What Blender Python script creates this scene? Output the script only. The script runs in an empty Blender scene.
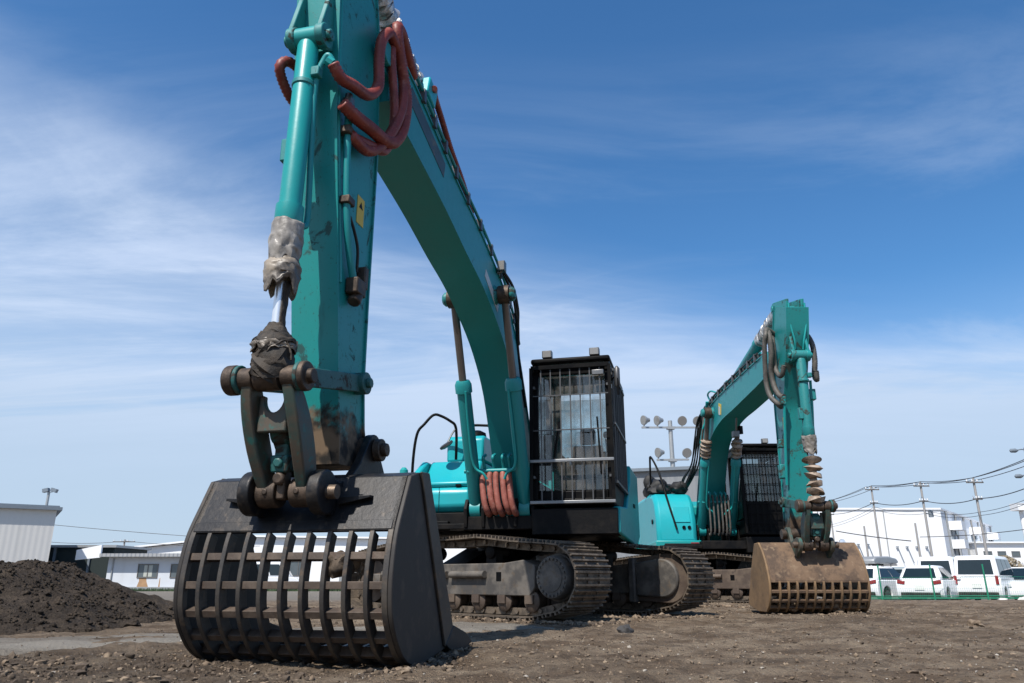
import bpy, math, random
import numpy as np
from mathutils import Vector, Matrix, noise
R = math.radians
random.seed(7)
rng = np.random.default_rng(11)

# ------------------------------------------------------------------ camera, sky, sun, exposure
sc = bpy.context.scene
col = sc.collection
cam_data = bpy.data.cameras.new('camera')
cam = bpy.data.objects.new('camera', cam_data); col.objects.link(cam)
cam.location = (0, 0, 0.45)
cam.rotation_euler = (R(90 + 17.5), 0, 0)
cam_data.sensor_width = 36.0
cam_data.lens = 36.0 * 754 / 1024
cam_data.clip_start = 0.05
cam_data.clip_end = 3000
sc.camera = cam

SUN = Vector((-0.285, -0.505, 0.815)).normalized()       # direction towards the sun
sun_el = math.asin(SUN.z)
sun_az = math.atan2(SUN.x, SUN.y)                      # clockwise from +Y
world = bpy.data.worlds.new('World'); sc.world = world
world.use_nodes = True
wn, wl = world.node_tree.nodes, world.node_tree.links
wn.clear()
w_out = wn.new('ShaderNodeOutputWorld')
w_bg = wn.new('ShaderNodeBackground'); w_bg.inputs['Strength'].default_value = 0.108
sky = wn.new('ShaderNodeTexSky'); sky.sky_type = 'NISHITA'; sky.sun_disc = False
sky.sun_elevation = sun_el; sky.sun_rotation = sun_az
sky.air_density = 1.0; sky.dust_density = 0.6; sky.ozone_density = 3.0
geo = wn.new('ShaderNodeTexCoord')


def wmath(op, a, b=None, clamp=False):
    n = wn.new('ShaderNodeMath'); n.operation = op; n.use_clamp = clamp
    for i, v in enumerate((a, b)):
        if v is None: continue
        if isinstance(v, (int, float)): n.inputs[i].default_value = v
        else: wl.new(v, n.inputs[i])
    return n.outputs[0]


sep = wn.new('ShaderNodeSeparateXYZ'); wl.new(geo.outputs['Generated'], sep.inputs[0])
den = wmath('ADD', wmath('MAXIMUM', sep.outputs['Z'], 0.0), 0.16)
px_ = wmath('DIVIDE', sep.outputs['X'], den)
py_ = wmath('DIVIDE', sep.outputs['Y'], den)
comb = wn.new('ShaderNodeCombineXYZ'); wl.new(px_, comb.inputs[0]); wl.new(py_, comb.inputs[1])


def cloud(scale, rot, stretch, seed, lo, hi, detail=7, distort=0.6, rough=0.55):
    mp = wn.new('ShaderNodeMapping'); wl.new(comb.outputs[0], mp.inputs['Vector'])
    mp.inputs['Rotation'].default_value = (0, 0, R(rot))
    mp.inputs['Scale'].default_value = (scale * stretch, scale, 1)
    mp.inputs['Location'].default_value = (seed, seed * 0.37, 0)
    nz = wn.new('ShaderNodeTexNoise'); wl.new(mp.outputs[0], nz.inputs['Vector'])
    nz.inputs['Scale'].default_value = 1.0; nz.inputs['Detail'].default_value = detail
    nz.inputs['Roughness'].default_value = rough; nz.inputs['Distortion'].default_value = distort
    mr = wn.new('ShaderNodeMapRange'); mr.interpolation_type = 'SMOOTHSTEP'
    mr.inputs['From Min'].default_value = lo; mr.inputs['From Max'].default_value = hi
    wl.new(nz.outputs['Fac'], mr.inputs['Value'])
    return mr.outputs[0]


def wramp(v, lo, hi):
    mr = wn.new('ShaderNodeMapRange'); mr.interpolation_type = 'SMOOTHSTEP'
    mr.inputs['From Min'].default_value = lo; mr.inputs['From Max'].default_value = hi
    wl.new(v, mr.inputs['Value']); return mr.outputs[0]


streak = cloud(1.25, 16, 0.20, 4.3, 0.38, 0.66, 10, 1.4, 0.66)
veil = cloud(0.55, 8, 0.38, 9.1, 0.34, 0.66, 6, 0.6, 0.52)
puff = cloud(1.3, -20, 0.6, 2.7, 0.46, 0.70, 8, 0.9, 0.62)
fibre = cloud(3.4, 12, 0.16, 6.1, 0.34, 0.70, 8, 1.2, 0.66)
# the cirrus sheet reaches high in the left of the view and sinks towards the right
q = wmath('ADD', sep.outputs['Z'], wmath('ADD', wmath('MULTIPLY', wmath('MAXIMUM', sep.outputs['X'], 0.0), 0.36), wmath('MULTIPLY', wmath('MINIMUM', sep.outputs['X'], 0.0), 0.13)))
q = wmath('ADD', q, wmath('MULTIPLY', wmath('SUBTRACT', veil, 0.5), -0.10))
cover = wramp(q, 0.50, 0.33)
m1_ = wmath('MULTIPLY', cover, wmath('ADD', wmath('ADD', wmath('MULTIPLY', veil, 0.34), wmath('ADD', wmath('MULTIPLY', streak, 0.34), wmath('MULTIPLY', fibre, 0.20))), 0.26))
haze_low = wmath('MULTIPLY', wramp(sep.outputs['Z'], 0.36, 0.02), 0.80)
m1_ = wmath('ADD', wmath('MULTIPLY', m1_, 0.92), haze_low)
m2_ = wmath('MULTIPLY', wmath('MULTIPLY', puff, wramp(sep.outputs['Z'], 0.66, 0.42)), 0.26)
mask = wmath('MINIMUM', wmath('ADD', m1_, m2_), 0.90)
w_hsv = wn.new('ShaderNodeHueSaturation'); w_hsv.inputs['Saturation'].default_value = 1.22; w_hsv.inputs['Value'].default_value = 1.22
wl.new(sky.outputs[0], w_hsv.inputs['Color'])
w_mix = wn.new('ShaderNodeMixRGB'); wl.new(mask, w_mix.inputs['Fac'])
w_tint = wn.new('ShaderNodeMixRGB'); w_tint.blend_type = 'MULTIPLY'; w_tint.inputs['Fac'].default_value = 1.0
wl.new(w_hsv.outputs[0], w_tint.inputs['Color1']); w_tint.inputs['Color2'].default_value = (0.84, 0.985, 1.03, 1)
wl.new(w_tint.outputs[0], w_mix.inputs['Color1'])
w_cl = wn.new('ShaderNodeMixRGB'); wl.new(wmath('MULTIPLY', wramp(sep.outputs['Z'], 0.06, 0.34), wmath('ADD', 0.55, wmath('MULTIPLY', streak, 0.45))), w_cl.inputs['Fac'])
w_cl.inputs['Color1'].default_value = (4.05, 5.05, 6.4, 1); w_cl.inputs['Color2'].default_value = (5.5, 6.4, 8.0, 1)
wl.new(w_cl.outputs[0], w_mix.inputs['Color2'])
wl.new(w_mix.outputs[0], w_bg.inputs['Color']); wl.new(w_bg.outputs[0], w_out.inputs['Surface'])

sun_data = bpy.data.lights.new('sun', 'SUN'); sun_data.energy = 5.0; sun_data.angle = R(0.5)
sun_data.color = (1.0, 0.95, 0.88)
sun = bpy.data.objects.new('sun', sun_data); col.objects.link(sun)
sun.rotation_euler = (-SUN).to_track_quat('-Z', 'Y').to_euler()

sc.view_settings.view_transform = 'Standard'
sc.view_settings.look = 'None'
sc.view_settings.exposure = 0.25
sc.view_settings.gamma = 1.0
sc.view_settings.use_curve_mapping = False

# ------------------------------------------------------------------ materials


class NT:
    def __init__(s, name):
        s.m = bpy.data.materials.new(name); s.m.use_nodes = True
        s.n, s.l = s.m.node_tree.nodes, s.m.node_tree.links
        s.b = s.n['Principled BSDF']
        s.tc = s.n.new('ShaderNodeTexCoord')

    def put(s, v, sock):
        if isinstance(v, (int, float)): sock.default_value = v
        elif isinstance(v, tuple): sock.default_value = v if len(v) == 4 else (*v, 1)
        else: s.l.new(v, sock)

    def noise(s, scale, detail=4, rough=0.55, vec=None, stretch=None, distort=0.0, coord='Object'):
        v = vec or s.tc.outputs[coord]
        if stretch:
            mp = s.n.new('ShaderNodeMapping'); mp.inputs['Scale'].default_value = stretch
            s.l.new(v, mp.inputs['Vector']); v = mp.outputs[0]
        t = s.n.new('ShaderNodeTexNoise'); s.l.new(v, t.inputs['Vector'])
        t.inputs['Scale'].default_value = scale; t.inputs['Detail'].default_value = detail
        t.inputs['Roughness'].default_value = rough; t.inputs['Distortion'].default_value = distort
        return t.outputs['Fac']

    def ramp(s, v, lo, hi, a=0.0, b=1.0):
        mr = s.n.new('ShaderNodeMapRange'); mr.interpolation_type = 'SMOOTHSTEP'
        s.put(v, mr.inputs['Value'])
        for k, x in (('From Min', lo), ('From Max', hi), ('To Min', a), ('To Max', b)): mr.inputs[k].default_value = x
        return mr.outputs[0]

    def math(s, op, a, b=0.0, clamp=False):
        n = s.n.new('ShaderNodeMath'); n.operation = op; n.use_clamp = clamp
        s.put(a, n.inputs[0]); s.put(b, n.inputs[1]); return n.outputs[0]

    def mix(s, f, a, b):
        n = s.n.new('ShaderNodeMixRGB'); s.put(f, n.inputs['Fac']); s.put(a, n.inputs['Color1']); s.put(b, n.inputs['Color2'])
        return n.outputs[0]

    def sepz(s, coord='Object'):
        n = s.n.new('ShaderNodeSeparateXYZ'); s.l.new(s.tc.outputs[coord], n.inputs[0]); return n.outputs

    def edge(s, lo=0.52, hi=0.62):
        g = s.n.new('ShaderNodeNewGeometry'); return s.ramp(g.outputs['Pointiness'], lo, hi)

    def bump(s, v, strength=0.3, dist=0.01):
        n = s.n.new('ShaderNodeBump'); s.l.new(v, n.inputs['Height'])
        n.inputs['Strength'].default_value = strength; n.inputs['Distance'].default_value = dist
        s.l.new(n.outputs[0], s.b.inputs['Normal'])

    def done(s, base, rough=0.5, metal=0.0, spec=0.5):
        s.put(base, s.b.inputs['Base Color']); s.put(rough, s.b.inputs['Roughness']); s.put(metal, s.b.inputs['Metallic'])
        s.b.inputs['Specular IOR Level'].default_value = spec
        return s.m


def painted(name, c, dirt=(0.035, 0.028, 0.02), amt=0.5, rough=0.38, wear_z=None, wear=(0.11, 0.075, 0.05), fade=0.18):
    t = NT(name)
    c2 = tuple(min(1, x * (1 - fade) + 0.02) for x in c)
    base = t.mix(t.noise(2.3, 5), c, c2)
    blot = t.ramp(t.noise(4.2, 9, 0.72, distort=0.5), 0.665 - 0.13 * amt, 0.71 - 0.12 * amt)
    streak = t.ramp(t.noise(9.0, 6, 0.6, stretch=(1, 1, 0.12)), 0.60, 0.80)
    speck = t.ramp(t.noise(38, 4, 0.65), 0.62, 0.70)
    scratch = t.ramp(t.noise(20, 5, 0.6, stretch=(1, 1, 0.25), distort=1.5), 0.66, 0.70)
    d = t.math('MAXIMUM', t.math('MULTIPLY', blot, 0.85 * amt + 0.1), t.math('MULTIPLY', streak, 0.55 * amt))
    d = t.math('MAXIMUM', d, t.math('MAXIMUM', t.math('MULTIPLY', speck, 0.7 * amt), t.math('MULTIPLY', scratch, 0.75 * amt)))
    base = t.mix(d, base, dirt)
    if wear_z:
        z = t.sepz()['Z']
        zz = t.math('ADD', z, t.math('MULTIPLY', t.math('SUBTRACT', t.noise(5, 7, 0.65), 0.5), 0.75))
        wz = t.ramp(zz, wear_z + 0.10, wear_z - 0.06)
        base = t.mix(wz, base, t.mix(t.ramp(t.noise(7, 6), 0.4, 0.62), wear, dirt))
        d = t.math('MAXIMUM', d, wz)
    rr = t.math('ADD', t.math('MULTIPLY', d, 0.45), t.math('ADD', t.math('MULTIPLY', t.noise(11, 4), 0.14), rough - 0.07))
    t.bump(t.noise(30, 5), 0.06, 0.01)
    return t.done(base, rr, 0.0, 0.45)


def grimy(name, c, c2, rough=0.7, metal=0.0, scale=6.0, bump=0.25, c3=None, lo=0.42, hi=0.62, spec=0.4, bdist=0.01):
    t = NT(name)
    n1 = t.noise(scale, 8, 0.65)
    base = t.mix(t.ramp(n1, lo, hi), c, c2)
    if c3: base = t.mix(t.math('MULTIPLY', t.ramp(t.noise(scale * 2.7, 6, 0.6), 0.54, 0.68), 0.8), base, c3)
    t.bump(t.noise(scale * 5, 6, 0.65), bump, bdist)
    return t.done(base, t.math('ADD', t.math('MULTIPLY', n1, 0.3), rough - 0.15), metal, spec)


def flat(name, c, rough=0.5, metal=0.0, var=0.12, scale=3.0, spec=0.5, bump=0.0):
    t = NT(name)
    base = t.mix(t.noise(scale, 6, 0.6), tuple(x * (1 - var) for x in c), tuple(min(1, x * (1 + var)) for x in c))
    if bump: t.bump(t.noise(scale * 8, 5), bump, 0.01)
    return t.done(base, t.math('ADD', t.math('MULTIPLY', t.noise(scale * 2, 4), 0.12), rough - 0.06), metal, spec)


def glassy(name, tint=(0.86, 0.91, 0.91), dirt=0.17):  # default dust film is also raised to brighten the panes like reflections
    t = NT(name)
    n, l = t.n, t.l
    out = n['Material Output']
    tr = n.new('ShaderNodeBsdfTransparent'); tr.inputs['Color'].default_value = (*tint, 1)
    gl = n.new('ShaderNodeBsdfGlossy'); gl.inputs['Roughness'].default_value = 0.03
    fr = n.new('ShaderNodeFresnel'); fr.inputs['IOR'].default_value = 1.8
    mx = n.new('ShaderNodeMixShader'); l.new(fr.outputs[0], mx.inputs['Fac']); l.new(tr.outputs[0], mx.inputs[1]); l.new(gl.outputs[0], mx.inputs[2])
    df = n.new('ShaderNodeBsdfDiffuse'); df.inputs['Color'].default_value = (0.30, 0.28, 0.25, 1)
    m2 = n.new('ShaderNodeMixShader'); l.new(t.math('MULTIPLY', t.ramp(t.noise(3, 6, 0.6), 0.35, 0.75), dirt * 2), m2.inputs['Fac'])
    l.new(mx.outputs[0], m2.inputs[1]); l.new(df.outputs[0], m2.inputs[2])
    l.new(m2.outputs[0], out.inputs['Surface'])
    return t.m


def siding(name, c, pitch, axis='X', rough=0.5, depth=0.35, c2=None):
    """painted profiled sheet: ribs by bump, faint stains"""
    t = NT(name)
    o = t.sepz()
    w = t.math('SINE', t.math('MULTIPLY', o[axis], 2 * math.pi / pitch))
    t.bump(w, depth, pitch * 0.12)
    st = t.ramp(t.noise(1.2, 6, 0.6, stretch=(1, 1, 0.15)), 0.52, 0.8)
    base = t.mix(t.math('MULTIPLY', st, 0.35), c, c2 or tuple(x * 0.7 for x in c))
    return t.done(base, rough, 0.0, 0.4)


TEAL = (0.002, 0.30, 0.295)
M = {}
M['teal'] = painted('teal_paint', TEAL, amt=0.22)
M['teal_boom'] = painted('teal_paint_boom', (0.002, 0.250, 0.258), amt=0.20, rough=0.42)
M['teal_arm'] = painted('teal_paint_worn_at_tip', (0.002, 0.255, 0.245), dirt=(0.016, 0.013, 0.010), amt=0.72, wear_z=1.42, wear=(0.17, 0.115, 0.07))
M['teal_arm_rust'] = painted('teal_paint_rust_spots', (0.004, 0.245, 0.24), dirt=(0.040, 0.024, 0.014), amt=0.85, wear_z=1.30, wear=(0.10, 0.065, 0.04))
M['teal_grimy'] = painted('teal_paint_grimy', (0.006, 0.20, 0.20), amt=0.95, rough=0.5)
M['teal_link'] = grimy('link_worn_paint', (0.045, 0.068, 0.057), (0.085, 0.066, 0.048), 0.5, 0, 6, 0.15, (0.02, 0.12, 0.105))
M['teal_guide'] = painted('teal_paint_guide', (0.012, 0.10, 0.095), dirt=(0.04, 0.030, 0.023), amt=1.0, rough=0.5)
M['teal_bright'] = painted('teal_paint_clean', (0.003, 0.36, 0.40), amt=0.08, rough=0.34)
M['black'] = grimy('black_paint', (0.003, 0.003, 0.0035), (0.007, 0.0065, 0.006), 0.45, bump=0.05, spec=0.10)
M['rubber'] = grimy('black_rubber', (0.012, 0.012, 0.012), (0.03, 0.028, 0.026), 0.65)
M['track'] = grimy('track_steel_dusty', (0.150, 0.118, 0.088), (0.072, 0.058, 0.045), 0.6, 0.35, 9, 0.3, (0.20, 0.16, 0.12))
M['frame'] = grimy('track_frame_dusty', (0.060, 0.055, 0.050), (0.13, 0.115, 0.098), 0.62, 0.0, 3.5, 0.2, (0.10, 0.075, 0.052))
M['frame_brown'] = grimy('track_frame_brown', (0.07, 0.05, 0.038), (0.115, 0.085, 0.062), 0.65, 0.0, 3.5, 0.2, (0.05, 0.036, 0.028))
M['dark_frame'] = grimy('dark_underframe', (0.004, 0.004, 0.0045), (0.011, 0.0095, 0.0085), 0.6, spec=0.15)
M['bucket'] = grimy('bucket_black_steel', (0.013, 0.013, 0.0145), (0.024, 0.022, 0.021), 0.46, 0.3, 5.5, 0.2, (0.052, 0.042, 0.034), 0.45, 0.62)
M['bucket_side'] = grimy('bucket_side_steel', (0.024, 0.021, 0.019), (0.036, 0.031, 0.027), 0.6, 0.0, 2.5, 0.12, (0.055, 0.043, 0.034), 0.4, 0.7)
M['rib'] = grimy('rib_worn_steel', (0.052, 0.047, 0.043), (0.082, 0.070, 0.058), 0.5, 0.35, 5, 0.2, (0.12, 0.085, 0.058))
M['bar'] = grimy('bar_rusty_steel', (0.070, 0.052, 0.040), (0.110, 0.082, 0.062), 0.6, 0.2, 7, 0.25, (0.075, 0.048, 0.034))
M['mudsteel'] = grimy('mud_caked_steel', (0.150, 0.094, 0.056), (0.075, 0.049, 0.033), 0.75, 0.0, 4.5, 0.45, (0.21, 0.145, 0.09))
M['mudsteel_side'] = grimy('mud_caked_side', (0.23, 0.145, 0.075), (0.165, 0.105, 0.058), 0.75, 0.0, 3.0, 0.3, (0.115, 0.078, 0.05))
M['pin'] = grimy('brown_pin_steel', (0.055, 0.040, 0.030), (0.10, 0.07, 0.05), 0.55, 0.4, 12, 0.2)
M['pin_shiny'] = grimy('rubbed_pin_steel', (0.20, 0.15, 0.11), (0.12, 0.09, 0.07), 0.45, 0.6, 14, 0.15)
M['chrome'] = flat('chrome_rod', (0.80, 0.81, 0.82), 0.30, 0.65, 0.04)
M['rod_dusty'] = flat('dusty_rod', (0.16, 0.14, 0.125), 0.40, 0.5, 0.2)
M['steel'] = flat('grey_steel', (0.17, 0.17, 0.17), 0.4, 0.8, 0.15)
M['guard'] = flat('guard_bar_steel', (0.085, 0.085, 0.087), 0.42, 0.4, 0.25)
M['guard_light'] = flat('guard_bar_pale', (0.23, 0.235, 0.24), 0.42, 0.6, 0.25)  # paler steel for the lower guard rails
M['red_hose'] = grimy('red_hose', (0.235, 0.040, 0.026), (0.17, 0.030, 0.022), 0.5, 0, 9, 0.1, (0.29, 0.10, 0.07), spec=0.5)
M['pink_hose'] = grimy('faded_red_hose', (0.30, 0.095, 0.070), (0.22, 0.065, 0.045), 0.6, 0, 9, 0.1, (0.35, 0.17, 0.13))
M['grey_hose'] = grimy('grey_hose', (0.070, 0.065, 0.058), (0.11, 0.10, 0.088), 0.6, 0, 9, 0.1, (0.16, 0.14, 0.12))
M['black_hose'] = grimy('black_hose', (0.012, 0.012, 0.013), (0.025, 0.024, 0.023), 0.45, 0, 9, 0.1)
M['cloth'] = grimy('grey_boot_fabric', (0.27, 0.245, 0.215), (0.15, 0.132, 0.112), 0.42, 0, 6, 0.25, (0.36, 0.33, 0.29), spec=0.6)
M['cloth_dark'] = grimy('tan_boot_fabric', (0.30, 0.25, 0.19), (0.10, 0.083, 0.066), 0.45, 0, 5, 0.25, (0.045, 0.037, 0.03), spec=0.6)
M['rag'] = grimy('black_boot_rubber', (0.022, 0.018, 0.014), (0.055, 0.042, 0.03), 0.7, 0, 12, 0.5)
M['boot_tan'] = grimy('tan_boot', (0.34, 0.27, 0.21), (0.20, 0.15, 0.11), 0.7, 0, 8, 0.3, (0.09, 0.065, 0.045))
M['silver'] = grimy('silver_boot', (0.55, 0.55, 0.55), (0.30, 0.29, 0.28), 0.35, 0.6, 10, 0.5)
M['glass'] = glassy('cab_glass')
M['glass_dark'] = glassy('cab_glass_dark', (0.55, 0.60, 0.60), 0.05)
M['seat'] = flat('seat_cloth', (0.03, 0.03, 0.032), 0.85, 0, 0.2, 12)
M['yellow'] = flat('yellow_sticker', (0.62, 0.42, 0.03), 0.5)
M['white_sticker'] = flat('pale_sticker', (0.50, 0.52, 0.50), 0.5, 0, 0.2, 9)
M['marking'] = painted('dark_marking', (0.02, 0.05, 0.055), dirt=(0.14, 0.15, 0.15), amt=1.0, rough=0.5)
M['lamp_lens'] = flat('lamp_lens', (0.27, 0.26, 0.245), 0.12, 0.2)
M['galv'] = flat('galvanised_steel', (0.36, 0.37, 0.37), 0.5, 0.5, 0.15)
M['concrete'] = flat('pole_concrete', (0.30, 0.29, 0.28), 0.8, 0, 0.12)
M['wire'] = flat('wire_black', (0.03, 0.03, 0.035), 0.6)
M['white_wall'] = siding('white_wall', (0.78, 0.79, 0.80), 0.9, 'X', 0.6, 0.05, (0.66, 0.66, 0.65))
M['white_wall_far'] = flat('white_far_wall', (0.78, 0.79, 0.80), 0.7, 0, 0.03, 0.3)
M['beige_siding'] = siding('beige_siding', (0.60, 0.585, 0.555), 0.42, 'X', 0.55, 0.10)
M['house_wall'] = siding('house_wall', (0.56, 0.59, 0.63), 0.9, 'X', 0.6, 0.05, (0.45, 0.46, 0.47))
M['grey_siding'] = siding('grey_siding', (0.22, 0.23, 0.24), 0.6, 'X', 0.5, 0.5)
M['cap'] = flat('roof_cap_blue_grey', (0.16, 0.19, 0.22), 0.5)
M['eave'] = siding('corrugated_eave', (0.33, 0.34, 0.35), 0.35, 'X', 0.5, 0.8)
M['dark_void'] = flat('dark_green_opening', (0.012, 0.022, 0.022), 0.7)  # near-black green, the shade of the shed's opening put into the colour
M['window'] = flat('window_glass', (0.10, 0.12, 0.13), 0.08, 0, 0.25, 1.2, 0.6)
M['win_frame'] = flat('window_frame', (0.16, 0.15, 0.14), 0.5, 0.3)
M['curtain'] = flat('curtain', (0.42, 0.44, 0.40), 0.8)
M['rust'] = flat('rust_stain', (0.36, 0.22, 0.12), 0.8, 0, 0.4, 2.0)
M['car_white'] = flat('car_white_paint', (0.80, 0.81, 0.82), 0.18, 0, 0.02)
M['car_grey'] = flat('car_grey_green', (0.34, 0.38, 0.37), 0.2, 0.2)
M['car_glass'] = flat('car_glass', (0.010, 0.018, 0.020), 0.05, 0, 0.3, 2, 0.7)
M['tail_red'] = flat('tail_light_red', (0.26, 0.016, 0.024), 0.2)
M['plate'] = flat('number_plate', (0.72, 0.74, 0.70), 0.5)
M['head_lens'] = flat('headlamp', (0.6, 0.62, 0.62), 0.1)
M['fence_green'] = flat('fence_green', (0.012, 0.20, 0.11), 0.5)
M['stone_white'] = flat('white_stone', (0.62, 0.60, 0.55), 0.85, 0, 0.2, 8, 0.3, 0.4)
M['heap'] = grimy('dark_soil', (0.046, 0.036, 0.028), (0.082, 0.063, 0.047), 0.95, 0, 8, 1.0, (0.032, 0.026, 0.021), spec=0.15, bdist=0.05)
M['clod'] = grimy('soil_clod', (0.155, 0.113, 0.078), (0.26, 0.20, 0.142), 0.95, 0, 14, 0.5, (0.07, 0.055, 0.043), spec=0.15)
M['clod_dark'] = grimy('dark_soil_clod', (0.070, 0.053, 0.039), (0.12, 0.092, 0.069), 0.95, 0, 14, 0.5, (0.04, 0.031, 0.024), spec=0.15)
M['pebble'] = flat('pale_pebble', (0.33, 0.295, 0.25), 0.85, 0, 0.3, 20, 0.3)
M['darkstone'] = flat('dark_stone', (0.055, 0.052, 0.05), 0.85, 0, 0.3, 12, 0.3, 0.5)
M['bark'] = flat('bark', (0.08, 0.06, 0.045), 0.9)
M['leaf'] = flat('leaf', (0.05, 0.085, 0.035), 0.7)


def ground_mat():
    t = NT('dirt_ground')
    P = 'Object'
    big = t.noise(0.35, 5, 0.6, coord=P)
    mid = t.noise(2.2, 7, 0.65, coord=P)
    fine = t.noise(26, 6, 0.7, coord=P)
    base = t.mix(t.ramp(mid, 0.36, 0.64), (0.185, 0.130, 0.086), (0.370, 0.285, 0.200))
    base = t.mix(t.math('MULTIPLY', t.ramp(big, 0.48, 0.66), 0.55), base, (0.135, 0.096, 0.064))
    base = t.mix(t.math('MULTIPLY', t.ramp(fine, 0.54, 0.68), 0.55), base, (0.085, 0.064, 0.047))
    base = t.mix(t.math('MULTIPLY', t.ramp(t.noise(4.0, 8, 0.72, coord=P), 0.50, 0.60), 0.55), base, (0.090, 0.067, 0.049))
    oo = t.sepz(P)
    turned = t.math('MULTIPLY', t.ramp(t.math('ADD', oo['X'], t.math('MULTIPLY', mid, 1.6)), 0.2, -0.9), t.ramp(t.math('ADD', oo['Y'], mid), 6.4, 5.6))
    base = t.mix(t.math('MULTIPLY', turned, 0.5), base, (0.066, 0.050, 0.037))
    v = t.n.new('ShaderNodeTexVoronoi'); v.inputs['Scale'].default_value = 42; t.l.new(t.tc.outputs[P], v.inputs['Vector'])
    s = t.n.new('ShaderNodeSeparateColor'); t.l.new(v.outputs['Color'], s.inputs[0])
    peb = t.math('MULTIPLY', t.ramp(v.outputs['Distance'], 0.30, 0.16), t.ramp(s.outputs[0], 0.82, 0.88))
    base = t.mix(t.math('MULTIPLY', peb, 0.8), base, t.mix(s.outputs[1], (0.16, 0.13, 0.10), (0.36, 0.33, 0.29)))
    o = t.sepz(P)
    far = t.ramp(t.math('ADD', o['Y'], t.math('MULTIPLY', mid, 3.0)), 19.0, 24.0)
    base = t.mix(t.math('MULTIPLY', far, 0.85), base, t.mix(mid, (0.20, 0.18, 0.155), (0.275, 0.25, 0.215)))
    h = t.math('ADD', t.math('MULTIPLY', fine, 0.7), t.math('MULTIPLY', t.noise(75, 4, 0.7, coord=P), 0.45))
    h = t.math('ADD', h, t.math('MULTIPLY', peb, 0.4))
    t.bump(h, 1.0, 0.10)
    return t.done(base, 0.95, 0.0, 0.15)


def lane_mat():
    t = NT('compacted_lane')
    n1 = t.noise(1.1, 7, 0.62, stretch=(0.5, 1.6, 1)); n2 = t.noise(32, 5, 0.7)
    base = t.mix(t.ramp(n1, 0.36, 0.66), (0.150, 0.130, 0.106), (0.235, 0.212, 0.178))
    base = t.mix(t.math('MULTIPLY', t.ramp(n2, 0.58, 0.7), 0.5), base, (0.09, 0.078, 0.065))
    t.bump(n2, 1.0, 0.03)
    return t.done(base, 0.93, 0, 0.15)


M['ground'] = ground_mat(); M['lane'] = lane_mat()

# ------------------------------------------------------------------ mesh helpers


def catmull(pts, k=6):
    P = [np.array(p, float) for p in pts]
    if len(P) < 3: return P
    out = []
    Q = [2 * P[0] - P[1]] + P + [2 * P[-1] - P[-2]]
    for i in range(1, len(Q) - 2):
        a, b, c, d = Q[i - 1:i + 3]
        for j in range(k):
            u = j / k
            out.append(0.5 * ((2 * b) + (c - a) * u + (2 * a - 5 * b + 4 * c - d) * u * u + (3 * b - a - 3 * c + d) * u ** 3))
    out.append(P[-1]); return out


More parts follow.
